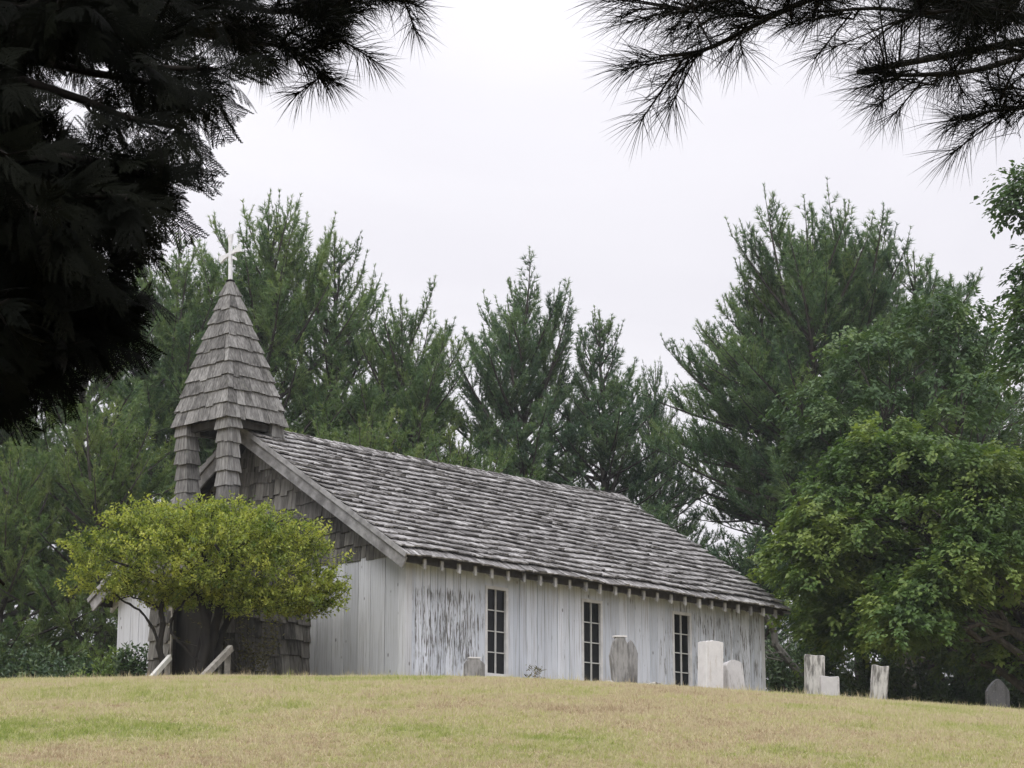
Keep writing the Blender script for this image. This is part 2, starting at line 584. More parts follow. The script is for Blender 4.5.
def lawn_mat(name, blades):
    m, n, l = new_mat(name)
    lush = lawn_color(n, l)
    if blades:
        tone = tone_attr(n)
        lush = math_n(n, l, 'ADD', lush, math_n(n, l, 'MULTIPLY', math_n(n, l, 'SUBTRACT', tone, 0.55), 0.62))
        r = ramp(n, [(0.16, (0.36, 0.28, 0.175)), (0.32, (0.56, 0.465, 0.325)), (0.48, (0.62, 0.56, 0.365)), (0.58, (0.53, 0.515, 0.28)),
                     (0.72, (0.44, 0.455, 0.165)), (0.88, (0.29, 0.36, 0.095))])
    else:
        r = ramp(n, [(0.30, (0.27, 0.205, 0.125)), (0.50, (0.29, 0.24, 0.125)), (0.64, (0.21, 0.21, 0.08)), (0.80, (0.13, 0.17, 0.045))])
    l.new(lush, r.inputs[0])
    if blades:
        out = n.new('ShaderNodeOutputMaterial')
        d = n.new('ShaderNodeBsdfDiffuse')
        t = n.new('ShaderNodeBsdfTranslucent')
        mx = n.new('ShaderNodeMixShader')
        mx.inputs[0].default_value = 0.3
        l.new(r.outputs[0], d.inputs['Color'])
        l.new(r.outputs[0], t.inputs['Color'])
        l.new(d.outputs[0], mx.inputs[1])
        l.new(t.outputs[0], mx.inputs[2])
        l.new(mx.outputs[0], out.inputs['Surface'])
    else:
        geo = n.new('ShaderNodeNewGeometry').outputs['Position']
        principled(n, l, r.outputs[0], 0.95, noise(n, l, geo, 9.0, 5, 0.7), 0.05, 0.1)
    return m


M['ground'] = lawn_mat('ground', False)
M['grass'] = lawn_mat('grass', True)

# ------------------------------------------------------------------ ground: one sheet, a broad grassy knoll
CREST_PX = [(-300, 690), (0, 682.5), (120, 679.5), (230, 677.5), (400, 678.5), (500, 680), (600, 684.5), (700, 690), (800, 696),
            (900, 703.5), (1000, 712), (1060, 718), (1400, 760)]
Y0, Y1 = -2.0, 38.0
_ys = np.linspace(6, 45, 800)
_t = np.clip((_ys - Y0) / (Y1 - Y0), 0, 1)
_S = _t * _t * (3 - 2 * _t)


def _ratio(py):
    yc = (384 - py) / F_PX
    return (math.sin(PITCH) + yc * math.cos(PITCH)) / (math.cos(PITCH) - yc * math.sin(PITCH))


_cx, _ch = [], []
for px_, py_ in CREST_PX:
    want = _ratio(py_)
    lo, hi = 2.0, 8.0
    for _ in range(50):
        mid_ = (lo + hi) / 2
        r_ = (mid_ * _S - EYE) / _ys
        if r_.max() > want:
            hi = mid_
        else:
            lo = mid_
    _cx.append((px_ - 512) / F_PX * 32.0)
    _ch.append(lo)


def _wave(x, y):
    return (np.sin(x * 0.83 + 1.3) * np.cos(y * 0.61 + 0.4) + 0.6 * np.sin(x * 1.9 + y * 1.3) + 0.4 * np.sin(x * 3.7 - y * 2.9 + 2)) * 0.014


def ground_z(x, y):
    x, y = np.asarray(x, float), np.asarray(y, float)
    t = np.clip((y - Y0) / (Y1 - Y0), 0, 1)
    S = t * t * (3 - 2 * t)
    H = np.interp(x, _cx, _ch)
    back = np.clip((y - 62) / 120, 0, 1)
    back = back * back * (3 - 2 * back)
    side = np.clip((np.abs(x) - 14) / 150, 0, 1)
    side = side * side * (3 - 2 * side)
    z = H * S * (1 - side) * (1 - back) - 3.0 * back - 2.0 * side
    return z + _wave(x, y) * np.clip((60 - np.abs(x)) / 30, 0, 1) * np.clip((90 - np.abs(y)) / 30, 0, 1)


def gz(x, y):
    return float(ground_z(x, y))


def build_ground():
    xs = np.concatenate([-np.geomspace(3000, 20, 34), np.arange(-19.5, 19.6, 0.3), np.geomspace(20, 3000, 34)])
    ys = np.concatenate([-np.geomspace(3000, 14, 26), np.arange(-13.5, 66, 0.3), np.geomspace(67, 4000, 40)])
    X, Y = np.meshgrid(xs, ys)
    V = np.stack([X, Y, ground_z(X, Y)], -1).reshape(-1, 3)
    nx, ny = len(xs), len(ys)
    i, j = np.meshgrid(np.arange(nx - 1), np.arange(ny - 1))
    b = (j * nx + i).ravel()
    g = Geo()
    g.add(V, np.stack([b, b + 1, b + nx + 1, b + nx], 1))
    tag(g.build('ground', M['ground'], smooth=True), kind='structure')


build_ground()


def build_grass():
    g = Geo()
    N = 2000000
    y = np.sqrt(RNG.uniform(13.0 ** 2, 38.5 ** 2, N))
    x = RNG.uniform(-1, 1, N) * (0.245 * y + 3.6)
    # tufts: blades gather in clumps
    n_t = N // 15
    ci = RNG.integers(0, n_t, N)
    x = x[ci] + RNG.normal(0, 0.024, N)
    y = y[ci] + RNG.normal(0, 0.024, N)
    keep = (y < 38.4)
    x, y, ci = x[keep], y[keep], ci[keep]
    n = len(x)
    z = ground_z(x, y) - 0.004
    ct = RNG.uniform(0, 1, n_t)[ci]
    hh = RNG.uniform(0.022, 0.060, n) * (0.7 + 0.6 * ct)
    tall = RNG.uniform(size=n) < 0.006
    hh = np.where(tall, RNG.uniform(0.07, 0.13, n), hh)
    D = np.stack([RNG.normal(0, 0.65, n), RNG.normal(0, 0.65, n), np.ones(n)], 1)
    tone = np.clip(0.55 * ct + 0.45 * RNG.uniform(size=n), 0, 1)
    g.needles(np.stack([x, y, z], 1), D, hh, RNG.uniform(0.006, 0.013, n), tone)
    tag(g.build('grass', M['grass']), label='short sun dried lawn grass with a few greener patches on the knoll', cat='grass', kind='stuff')


build_grass()

# ------------------------------------------------------------------ the chapel (local axes: x along the long wall, y across the front, z up)
SINY, COSY = math.sin(math.radians(43.581)), math.cos(math.radians(43.581))
ZB = 3.15 + EYE                                          # floor level of the chapel in world z
chapel = empty('wooden_chapel', (-1.822, 37.5, ZB), math.atan2(COSY, SINY))
tag(chapel, 'small weathered wooden chapel with shake roof and shingled steeple on the grassy knoll', 'chapel')
W, L = 8.118, 10.012
ZE, ZR, OV, FO, BO = 5.459 - 3.15, 8.282 - 3.15, 0.418, 0.398, 0.34
HALF = W / 2
RISE = ZR - ZE
RUN = HALF + OV
SL = math.hypot(RISE, RUN)


def roof_z(v):
    """top plane of the roof deck above y = v"""
    return ZR - abs(v - HALF) / RUN * RISE


WALLTOP = roof_z(0.0) - 0.07
BOARDTOP = ZE + 0.10


def board_wall(fixed, axis, a0, a1, z0, ztop, cuts=(), wmin=0.16, wmax=0.24, th=0.025, out=-1, gapw=(0.002, 0.007)):
    """vertical boards; axis 'x' = long wall at y=fixed, axis 'y' = front wall at x=fixed; cuts = openings (a0,a1,z0,z1)"""
    g = Geo()
    edges = [a0]
    fixed_edges = sorted({c for q in cuts for c in q[:2]} | {a1})
    for e in fixed_edges:
        span = e - edges[-1]
        k = max(1, round(span / RNG.uniform(wmin, wmax)))
        ws = RNG.uniform(0.75, 1.25, k)
        ws = ws / ws.sum() * span
        s = edges[-1]
        for w_ in ws:
            s += w_
            edges.append(s)
        edges[-1] = e
    for b0, b1 in zip(edges[:-1], edges[1:]):
        tone = RNG.uniform()
        gap = RNG.uniform(*gapw)
        off = RNG.uniform(0.0, 0.008)
        mid = (b0 + b1) / 2
        segs = [(z0, None)]
        for q in cuts:
            if q[0] < mid < q[1]:
                segs = [(z0, q[2]), (q[3], None)]
        for s0, s1 in segs:
            c0, c1 = b0 + gap, b1 - gap
            t0, t1 = (ztop(c0), ztop(c1)) if s1 is None else (s1, s1)
            f0, f1 = fixed + out * (th + off), fixed
            if axis == 'x':
                P = [(c0, f0, s0), (c1, f0, s0), (c1, f1, s0), (c0, f1, s0), (c0, f0, t0), (c1, f0, t1), (c1, f1, t1), (c0, f1, t0)]
            else:
                P = [(f0, c1, s0), (f0, c0, s0), (f1, c0, s0), (f1, c1, s0), (f0, c1, t1), (f0, c0, t0), (f1, c0, t0), (f1, c1, t1)]
            g.hexa(P, tone)
    return g


def backing(axis, a0, a1, f0, f1, z0, z1, cuts=()):
    """sheathing behind the boards, with the same openings"""
    g = Geo()
    xs = sorted({a0, a1} | {c for q in cuts for c in q[:2]})
    for b0, b1 in zip(xs[:-1], xs[1:]):
        mid = (b0 + b1) / 2
        segs = [(z0, z1)]
        for q in cuts:
            if q[0] < mid < q[1]:
                segs = [(z0, q[2]), (q[3], z1)]
        for s0, s1 in segs:
            if axis == 'x':
                g.box((b0, f0, s0), (b1, f1, s1))
            else:
                g.box((f0, b0, s0), (f1, b1, s1))
    return g


# windows on the long wall
WZ0, WZ1, WW = 3.63 - 3.15, 5.12 - 3.15, 0.475
WIN = [1.974, 4.531, 7.165]
FRW = 0.055
cuts = [(u - FRW, u + WW + FRW, WZ0 - FRW, WZ1 + FRW) for u in WIN]
g = board_wall(0.0, 'x', 0.0, L, -0.9, lambda c: BOARDTOP, cuts)
side_wall = g.build('side_wall', M['side_board'], chapel)
g = backing('x', 0.0, L, 0.0, 0.10, -0.9, WALLTOP, cuts)
g.build('sheathing', M['dark_wood'], side_wall)
g = board_wall(W, 'x', 0.0, L, -0.9, lambda c: BOARDTOP, (), out=1)
far_wall = g.build('side_wall', M['side_board'], chapel)
g = Geo()
g.box((0.0, W - 0.10, -0.9), (L, W, WALLTOP))
g.build('sheathing', M['dark_wood'], far_wall)

for u in WIN:
    fr = Geo()
    x0, x1, z0, z1 = u - FRW, u + WW + FRW, WZ0 - FRW, WZ1 + FRW
    y0, y1 = -0.042, 0.075
    fr.box((x0, y0, z0), (u, y1, z1))
    fr.box((u + WW, y0, z0), (x1, y1, z1))
    fr.box((u, y0, WZ1), (u + WW, y1, z1))
    fr.box((u, y0, z0), (u + WW, y1, WZ0))
    win = fr.build('window', M['white_trim'], chapel)
    mu = Geo()
    mu.box((u + WW / 2 - 0.011, -0.016, WZ0), (u + WW / 2 + 0.011, 0.012, WZ1))
    for k in (1, 2, 3):
        zz = WZ0 + (WZ1 - WZ0) * k / 4
        for s0, s1 in ((u, u + WW / 2 - 0.011), (u + WW / 2 + 0.011, u + WW)):
            mu.box((s0, -0.013, zz - 0.009), (s1, 0.010, zz + 0.009))
    mu.build('muntin', M['muntin'], win)
    pg = Geo()
    for k in range(4):
        for s in (0, 1):
            a, b = u + s * WW / 2, u + (s + 1) * WW / 2
            za, zb_ = WZ0 + (WZ1 - WZ0) * k / 4, WZ0 + (WZ1 - WZ0) * (k + 1) / 4
            ti = RNG.normal(0, 0.002, 2)
            pg.hexa([(a, 0.014 + ti[0], za), (b, 0.014 + ti[1], za), (b, 0.022 + ti[1], za), (a, 0.022 + ti[0], za),
                     (a, 0.014 - ti[1], zb_), (b, 0.014 - ti[0], zb_), (b, 0.022 - ti[0], zb_), (a, 0.022 - ti[1], zb_)])
    pg.build('pane', M['glass'], win)
    sl = Geo()
    sl.box((x0 - 0.02, -0.075, z0 - 0.035), (x1 + 0.02, -0.045, z0 - 0.002))
    sl.build('sill', M['white_trim'], win)

# corner boards
for a_, b_, tn_ in (((-0.045, -0.050, -0.9), (-0.034, 0.13, BOARDTOP + 0.05), 0.75), ((-0.034, -0.050, -0.9), (0.11, -0.036, BOARDTOP - 0.01), 0.7),
                    ((L - 0.08, -0.048, -0.9), (L + 0.02, -0.036, BOARDTOP - 0.02), 0.6)):
    g = Geo()
    g.box(a_, b_, tn_)
    g.build('corner_board', M['front_board'], chapel)

# front wall: boards below, shingles in the gable; it leaves the porch opening alone (the porch hides it)
PV0, PV1, PD = 2.45, 4.52, 1.95
BAND = 5.565 - 3.15
g = board_wall(0.0, 'y', 0.06, PV0 + 0.1, -0.9, lambda c: min(BAND, roof_z(c) - 0.12), wmin=0.30, wmax=0.36, gapw=(0.004, 0.010))
g2 = board_wall(0.0, 'y', PV1 - 0.1, W, -0.9, lambda c: min(BAND, roof_z(c) - 0.12), wmin=0.30, wmax=0.36, gapw=(0.004, 0.010))
front_wall = g.build('front_wall', M['front_board'], chapel)
g2.build('front_wall', M['front_board'], chapel)
g = Geo()
g.box((0.004, 0.104, -0.9), (0.10, W - 0.104, WALLTOP))
tri = [(0.004, 0.104, WALLTOP), (0.004, W - 0.104, WALLTOP), (0.004, HALF, ZR - 0.12)]
g.ngon(tri[::-1])
g.ngon([(0.1, b, c) for a, b, c in tri])
g.build('sheathing', M['dark_wood'], front_wall)
g = board_wall(L, 'y', 0.0, W, -0.9, lambda c: roof_z(c) - 0.12, out=1)
g.build('back_wall', M['front_board'], chapel)


def shingle_course(g, p0, p1, z0, z1, nrm, wmin, wmax, ztop=None, th=(0.015, 0.028), jag=0.02, lean=0.012, tones=(0, 1)):
    """one course of wall shingles from p0 to p1 (2-D plan points), butts at z0, heads at z1, facing nrm"""
    p0, p1, nrm = np.array(p0, float), np.array(p1, float), np.array(nrm, float)
    tot = np.linalg.norm(p1 - p0)
    d = (p1 - p0) / tot
    s = 0.0
    while s < tot - 0.005:
        w_ = min(RNG.uniform(wmin, wmax), tot - s)
        if tot - s - w_ < wmin * 0.5:
            w_ = tot - s
        t_ = RNG.uniform(*th)
        b = z0 + RNG.normal(0, jag)
        gap = RNG.uniform(0.002, 0.007)
        a0, a1 = p0 + d * (s + gap), p0 + d * (s + w_ - gap)
        o_b, o_t = nrm * (t_ + lean), nrm * 0.006
        i_b = nrm * lean * 0.7
        h0 = h1 = z1
        if ztop is not None:
            h0, h1 = min(z1, ztop(a0)), min(z1, ztop(a1))
        if min(h0, h1) > b + 0.03:
            bb = b + RNG.normal(0, jag * 0.4)
            P = [(*(a0 + o_b), b), (*(a1 + o_b), bb), (*(a1 + i_b), bb), (*(a0 + i_b), b),
                 (*(a0 + o_t), h0), (*(a1 + o_t), h1), (*a1, h1), (*a0, h0)]
            g.hexa(P, RNG.uniform(*tones))
        s += w_


g = Geo()
z = BAND - 0.03
k = 0
while z < ZR - 0.3:
    e = 0.285
    lim = lambda a: roof_z(a[1]) - 0.13
    shingle_course(g, (-0.004, W - 0.05), (-0.004, 0.05), z, z + e * 1.35, (-1, 0), 0.11, 0.26, lim, th=(0.018, 0.034), lean=0.016, jag=0.026)
    z += e
    k += 1
gable_shingles = g.build('gable_shingles', M['wall_shake'], chapel)

# roof: deck, hand-split shakes, rake boards, ridge cap, rafter tails
g = Geo()
TH = 0.05
for sg in (0, 1):
    ye = -OV if sg == 0 else W + OV
    P = []
    for dz in (-TH, 0.0):
        P += [(-FO + 0.03, ye, ZE + dz), (L + BO - 0.02, ye, ZE + dz), (L + BO - 0.02, HALF, ZR + dz), (-FO + 0.03, HALF, ZR + dz)]
    g.hexa(P)
roof = g.build('roof', M['dark_wood'], chapel)


def roof_pt(x, q, h, sg):
    """x along ridge, q up the slope from the eave, h above the deck"""
    c, s = RUN / SL, RISE / SL
    y = -OV + q * c - h * s
    zz = ZE + q * s + h * c
    sag = -0.05 * math.sin(math.pi * min(max((x + FO) / (L + FO + BO), 0), 1)) * (q / SL) + 0.012 * math.sin(x * 2.3 + q * 1.1)
    if sg:
        y = W - y
    return (x, y, zz + sag)


EXPO = 0.252
for sg in (0, 1):
    g = Geo()
    n_c = int(SL / EXPO) + 1
    for i in range(n_c):
        q0 = -0.07 + i * EXPO
        x = -FO - 0.03
        row = RNG.normal(0, 0.006)
        while x < L + BO + 0.02:
            w_ = RNG.uniform(0.09, 0.25)
            if x + w_ > L + BO + 0.02:
                w_ = max(0.06, L + BO + 0.02 - x)
            jit = RNG.normal(0, 0.010) + row
            qa = q0 + jit
            qb = min(q0 + EXPO * 1.75, SL + 0.01)
            th_b, th_e = RNG.uniform(0.016, 0.034), 0.010
            if RNG.uniform() < 0.06:
                th_b += 0.022
            gp = RNG.uniform(0.002, 0.010)
            h0 = 0.062 if i else 0.010
            h0 += RNG.uniform(0, 0.012)
            cup = RNG.normal(0, 0.004)
            skew = RNG.normal(0, 0.007)
            P = [roof_pt(x + gp, qa + skew, h0, sg), roof_pt(x + w_ - gp, qa - skew, h0 + cup, sg), roof_pt(x + w_ - gp, qb, 0.004, sg), roof_pt(x + gp, qb, 0.004, sg),
                 roof_pt(x + gp, qa + skew, h0 + th_b, sg), roof_pt(x + w_ - gp, qa - skew, h0 + th_b + cup, sg), roof_pt(x + w_ - gp, qb, 0.004 + th_e, sg), roof_pt(x + gp, qb, 0.004 + th_e, sg)]
            g.hexa(P, np.clip(RNG.normal(0.56, 0.19), 0, 1))
            x += w_
    g.build('roof_shakes', M['roof_shake'], roof)
g = Geo()
x = 0.62
while x < L + BO:
    w_ = RNG.uniform(0.16, 0.26)
    for sg in (-1, 1):
        s_ = RISE / RUN
        zz = ZR + 0.062 + RNG.uniform(0, 0.02) - 0.05 * math.sin(math.pi * (x + FO) / (L + FO + BO))
        y0, y1 = HALF + sg * 0.004, HALF + sg * 0.17
        P = [(x, y0, zz), (x + w_ + 0.05, y0, zz - 0.02), (x + w_ + 0.05, y1, zz - 0.02 - 0.17 * s_), (x, y1, zz - 0.17 * s_),
             (x, y0, zz + 0.026), (x + w_ + 0.05, y0, zz + 0.006), (x + w_ + 0.05, y1, zz + 0.006 - 0.17 * s_), (x, y1, zz + 0.026 - 0.17 * s_)]
        g.hexa(P, RNG.uniform())
    x += w_
g.build('ridge_cap', M['roof_shake'], roof)

for sg in (0, 1):                                          # two-step barge boards on the front gable
    for xx, off, h_, th_ in ((-FO - 0.002, 0.055, 0.20, 0.035), (-FO - 0.042, -0.035, 0.085, 0.03)):
        g = Geo()
        c, s = RUN / SL, RISE / SL
        def rp(q, d):
            y = -OV + q * c + d * s
            if sg:
                y = W - y
            return y, ZE + q * s - d * c
        segs = np.linspace(-0.05, SL - 0.0, 2)
        for qa, qb in zip(segs[:-1], segs[1:]):
            A = rp(qa, off), rp(qb, off), rp(qb, off + h_), rp(qa, off + h_)
            if sg == 0:
                qm = [A[3], A[2], A[1], A[0]]
            else:
                qm = [A[0], A[1], A[2], A[3]]
            P = [(xx, *a) for a in qm] + [(xx + th_, *a) for a in qm]
            P = P[4:] + P[:4] if sg else P
            g.hexa(P, 0.55 if h_ > 0.1 else 0.85)
        g.build('barge_board', M['trim'], roof)
    g = Geo()
    g.beam((L + BO, -OV if sg == 0 else W + OV, ZE - 0.09), (L + BO, HALF, ZR - 0.09), 0.035, 0.18, up=(1, 0, 0))
    g.build('barge_board', M['trim'], roof)

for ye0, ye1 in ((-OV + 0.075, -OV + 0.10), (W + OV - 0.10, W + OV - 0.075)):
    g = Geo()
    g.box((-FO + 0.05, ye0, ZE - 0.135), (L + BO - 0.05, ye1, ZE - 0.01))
    g.build('eave_shade_board', M['dark_wood'], roof)  # added dark board standing in for the shade under the roof edge
s_r = RISE / RUN
for sg in (0, 1):
    n_r = 25
    for k in range(n_r):
        u = 0.10 + k * (L - 0.12) / (n_r - 1)
        g = Geo()
        P = []
        for vv, hh in ((-OV + 0.035 + RNG.normal(0, 0.012), 0.185 + RNG.normal(0, 0.008)), (0.25, 0.15)):
            y = vv if sg == 0 else W - vv
            zt = ZE - TH + (vv + OV) * s_r - 0.002
            P.append([(u - 0.03, y, zt - hh), (u + 0.03, y, zt - hh), (u + 0.03, y, zt), (u - 0.03, y, zt)])
        g.hexa(P[0] + P[1], RNG.uniform(0.2, 1))
        g.build('rafter_tail', M['rafter'], chapel)

# ------------------------------------------------------------------ porch under the steeple
porch = empty('porch', (0, 0, 0), 0, chapel)
UC, VC, HS = -0.5, 4.2, 0.55
PZ = 6.36 - 3.15                                           # porch roof level
g = Geo()
z = -0.75
k = 0
while z < PZ - 0.25:
    e = 0.30
    zt = z + e * 1.3
    shingle_course(g, (-PD, PV0), (-0.02, PV0), z, zt, (0, -1), 0.13, 0.34, th=(0.02, 0.045), jag=0.016, lean=0.03)
    shingle_course(g, (-PD, PV1), (-PD, PV1 - 0.62), z, zt, (-1, 0), 0.13, 0.28, th=(0.02, 0.045), jag=0.016, lean=0.03)
    shingle_course(g, (-PD, PV0 + 0.38), (-PD, PV0), z, zt, (-1, 0), 0.13, 0.28, th=(0.02, 0.045), jag=0.016, lean=0.03)
    if z > 2.0:
        shingle_course(g, (-PD, PV1 - 0.62), (-PD, PV0 + 0.38), z, zt, (-1, 0), 0.13, 0.28, th=(0.02, 0.045), jag=0.016, lean=0.03)
    shingle_course(g, (-0.02, PV1), (-PD, PV1), z, zt, (0, 1), 0.13, 0.34, th=(0.02, 0.045), jag=0.016, lean=0.03)
    z += e
g.build('porch_shingles', M['wall_shake'], porch)
g = Geo()
g.box((-PD + 0.004, PV0 + 0.004, -0.9), (-0.06, PV0 + 0.10, PZ - 0.05))
g.box((-PD + 0.004, PV1 - 0.10, -0.9), (-0.06, PV1 - 0.004, PZ - 0.05))
g.box((-PD + 0.004, PV0 + 0.10, -0.9), (-PD + 0.10, PV0 + 0.38, PZ - 0.05))
g.box((-PD + 0.004, PV1 - 0.62, -0.9), (-PD + 0.10, PV1 - 0.10, PZ - 0.05))
g.box((-PD + 0.004, PV0 + 0.38, 2.03), (-PD + 0.10, PV1 - 0.62, PZ - 0.05))
g.box((-PD + 0.11, PV0 + 0.10, -0.2), (-0.06, PV1 - 0.10, -0.02))
g.build('porch_wall', M['dark_wood'], porch)
g = Geo()
g.box((-PD + 0.22, PV0 + 0.11, -0.02), (-PD + 0.265, PV1 - 0.11, PZ - 0.1))
g.build('door', M['dark_wood'], porch)
g = Geo()
g.box((-PD - 0.035, PV1 - 0.66, -0.6), (-PD + 0.0, PV1 - 0.56, 2.12), 0.8)
g.box((-PD - 0.035, PV0 + 0.30, -0.6), (-PD + 0.0, PV0 + 0.40, 2.12), 0.4)
g.build('door_casing', M['old_rail'], porch)
g = Geo()
for k in range(3):
    g.box((-PD - 0.35 - k * 0.3, PV0 + 0.2, -0.95), (-PD - 0.05 - k * 0.3, PV1 - 0.45, -0.05 - k * 0.17))
g.build('porch_steps', M['old_rail'], porch)
# low hipped shingle roof of the porch
g = Geo()
ex, top = 0.07, 0.62
q0 = [(-PD - ex, PV0 - ex), (-PD - ex, PV1 + ex), (-0.006, PV1 + ex), (-0.006, PV0 - ex)]
q1 = [(-PD + 0.9, PV0 + 0.75), (-PD + 0.9, PV1 - 0.75), (-0.006, PV1 - 0.75), (-0.006, PV0 + 0.75)]
g.hexa([(a, b, PZ - 0.10) for a, b in q0[::-1]] + [(a, b, PZ - 0.04) for a, b in q0[::-1]])
g.hexa([(a, b, PZ - 0.038) for a, b in q0[::-1]] + [(a, b, PZ + top * 0.42) for a, b in q1[::-1]])
g.build('porch_roof', M['spire_shake'], porch)
g = Geo()
for rowk in range(4):
    f0, f1 = rowk / 4, (rowk + 1.5) / 4
    for (A0, A1, B0, B1) in ((q0[0], q0[1], q1[0], q1[1]), (q0[3], q0[0], q1[3], q1[0]), (q0[1], q0[2], q1[1], q1[2])):
        A0, A1, B0, B1 = map(np.array, (A0, A1, B0, B1))
        m_ = 12
        for j in range(m_):
            s0, s1 = j / m_ + 0.004, (j + 1) / m_ - 0.004
            def pp(s, f, h):
                a = (A0 + (A1 - A0) * s) * (1 - min(f, 1)) + (B0 + (B1 - B0) * s) * min(f, 1)
                return (a[0], a[1], PZ - 0.036 + (0.036 + top * 0.42) * min(f, 1) + h)
            jt = RNG.normal(0, 0.02)
            P = [pp(s0, f0 + jt, 0.004), pp(s1, f0 + jt, 0.004), pp(s1, f1, 0.002), pp(s0, f1, 0.002),
                 pp(s0, f0 + jt, 0.045), pp(s1, f0 + jt, 0.045), pp(s1, f1, 0.012), pp(s0, f1, 0.012)]
            g.hexa(P, RNG.uniform())
g.build('porch_shakes', M['spire_shake'], porch)

# ------------------------------------------------------------------ steeple: four shingled posts, spire, cross
steeple = empty('steeple', (UC + 0.075, VC - 0.065, 0), math.radians(3.5), chapel)
steeple.rotation_euler = (-0.018, -0.017, math.radians(3.5))   # the old steeple leans a little
TZ = 8.30 - 3.15
for (sx, sy, zb_) in ((-1, -1, 6.86), (-1, 1, 6.86), (1, -1, 7.45), (1, 1, 7.45)):
    g = Geo()
    cx_, cy_ = sx * HS, sy * HS
    zb_ -= 3.15 + (0.10 if sx < 0 else 0)
    nk = round((TZ - zb_) / 0.27)
    e = (TZ + 0.05 - zb_) / nk
    for k in range(nk):
        z0 = zb_ + k * e
        half_b = 0.172 + RNG.normal(0, 0.006)
        half_t = 0.135
        shear = RNG.normal(0, 0.008, 2)
        tn = RNG.uniform(0, 1)
        for side in range(4):
            a = side * math.pi / 2
            ca, sa = math.cos(a), math.sin(a)
            spl = RNG.choice([1, 2, 2])
            bounds = [-1, 1] if spl == 1 else [-1, RNG.uniform(-0.4, 0.4), 1]
            for b0, b1 in zip(bounds[:-1], bounds[1:]):
                dzb = RNG.normal(0, 0.012)
                gp = 0.003
                def w3(s, half, z_, dep):
                    x_, y_ = half - dep, s * (half - 0.0)
                    return (cx_ + shear[0] + x_ * ca - y_ * sa, cy_ + shear[1] + x_ * sa + y_ * ca, z_)
                s0, s1 = b0 + gp / half_b, b1 - gp / half_b
                P = [w3(s0, half_b, z0 + dzb, 0), w3(s1, half_b, z0 + dzb, 0), w3(s1, half_b, z0 + dzb, 0.045), w3(s0, half_b, z0 + dzb, 0.045),
                     w3(s0, half_t, z0 + e * 1.12, 0), w3(s1, half_t, z0 + e * 1.12, 0), w3(s1, half_t, z0 + e * 1.12, 0.03), w3(s0, half_t, z0 + e * 1.12, 0.03)]
                g.hexa([P[0], P[1], P[2], P[3], P[4], P[5], P[6], P[7]], np.clip(tn * 0.6 + RNG.uniform(0, 0.4), 0, 1))
    g.box((cx_ - 0.12, cy_ - 0.12, zb_ - 0.25), (cx_ + 0.12, cy_ + 0.12, TZ + 0.10))
    g.build('steeple_post', M['spire_shake'], steeple)

# spire
AZ = 11.12 - 3.15
HB = 0.735
HSP = AZ - TZ


def spire_half(z_):
    f = (z_ - TZ) / HSP
    return HB * (1 - f) * (1 + 0.06 * math.sin(f * math.pi)) + 0.035 * f


g = Geo()
rings = [TZ + 0.02 + (HSP - 0.05) * i / 6 for i in range(7)]
for z0, z1 in zip(rings[:-1], rings[1:]):
    a, b = spire_half(z0) - 0.03, spire_half(z1) - 0.03
    a, b = max(a, 0.01), max(b, 0.006)
    g.hexa([(-a, -a, z0), (a, -a, z0), (a, a, z0), (-a, a, z0), (-b, -b, z1), (b, -b, z1), (b, b, z1), (-b, b, z1)])
spire = g.build('spire', M['dark_wood'], steeple)
g = Geo()
NC = 10
for k in range(NC):
    z0 = TZ - 0.03 + (HSP - 0.02) * k / NC
    z1 = min(z0 + HSP / NC * 1.28, AZ)
    h0, h1 = spire_half(max(z0, TZ)) + 0.012, spire_half(z1)
    for side in range(4):
        a = side * math.pi / 2
        ca, sa = math.cos(a), math.sin(a)
        n_s = max(2, int(round(2 * h0 / 0.17)))
        bd = np.cumsum(np.concatenate([[0], RNG.uniform(0.6, 1.4, n_s)]))
        bd = bd / bd[-1] * 2 - 1
        for b0, b1 in zip(bd[:-1], bd[1:]):
            th_ = RNG.uniform(0.022, 0.034)
            jz = RNG.normal(0, 0.010)
            gp = 0.0035
            def w3(s, half, z_, dep, g_=0.0):
                x_, y_ = half + dep, s * (half + max(dep, 0)) + g_
                return (x_ * ca - y_ * sa, x_ * sa + y_ * ca, z_)
            P = [w3(b0, h0, z0 + jz, 0.004, gp), w3(b1, h0, z0 + jz, 0.004, -gp), w3(b1, h1, z1, -0.012, -gp), w3(b0, h1, z1, -0.012, gp),
                 w3(b0, h0, z0 + jz, th_, gp), w3(b1, h0, z0 + jz, th_, -gp), w3(b1, h1, z1, 0.0, -gp), w3(b0, h1, z1, 0.0, gp)]
            g.hexa(P, RNG.uniform(0.1, 1))
g.build('spire_shakes', M['spire_shake'], spire)
g = Geo()
c_ = HB - 0.05
for d in (-1, 1):
    g.beam((-HS - 0.12, d * HS, TZ - 0.08), (HS + 0.12, d * HS, TZ - 0.08), 0.12, 0.14)
    g.beam((d * HS, -HS + 0.061, TZ - 0.08), (d * HS, HS - 0.061, TZ - 0.08), 0.118, 0.136)
g.build('spire_plate', M['dark_wood'], spire)

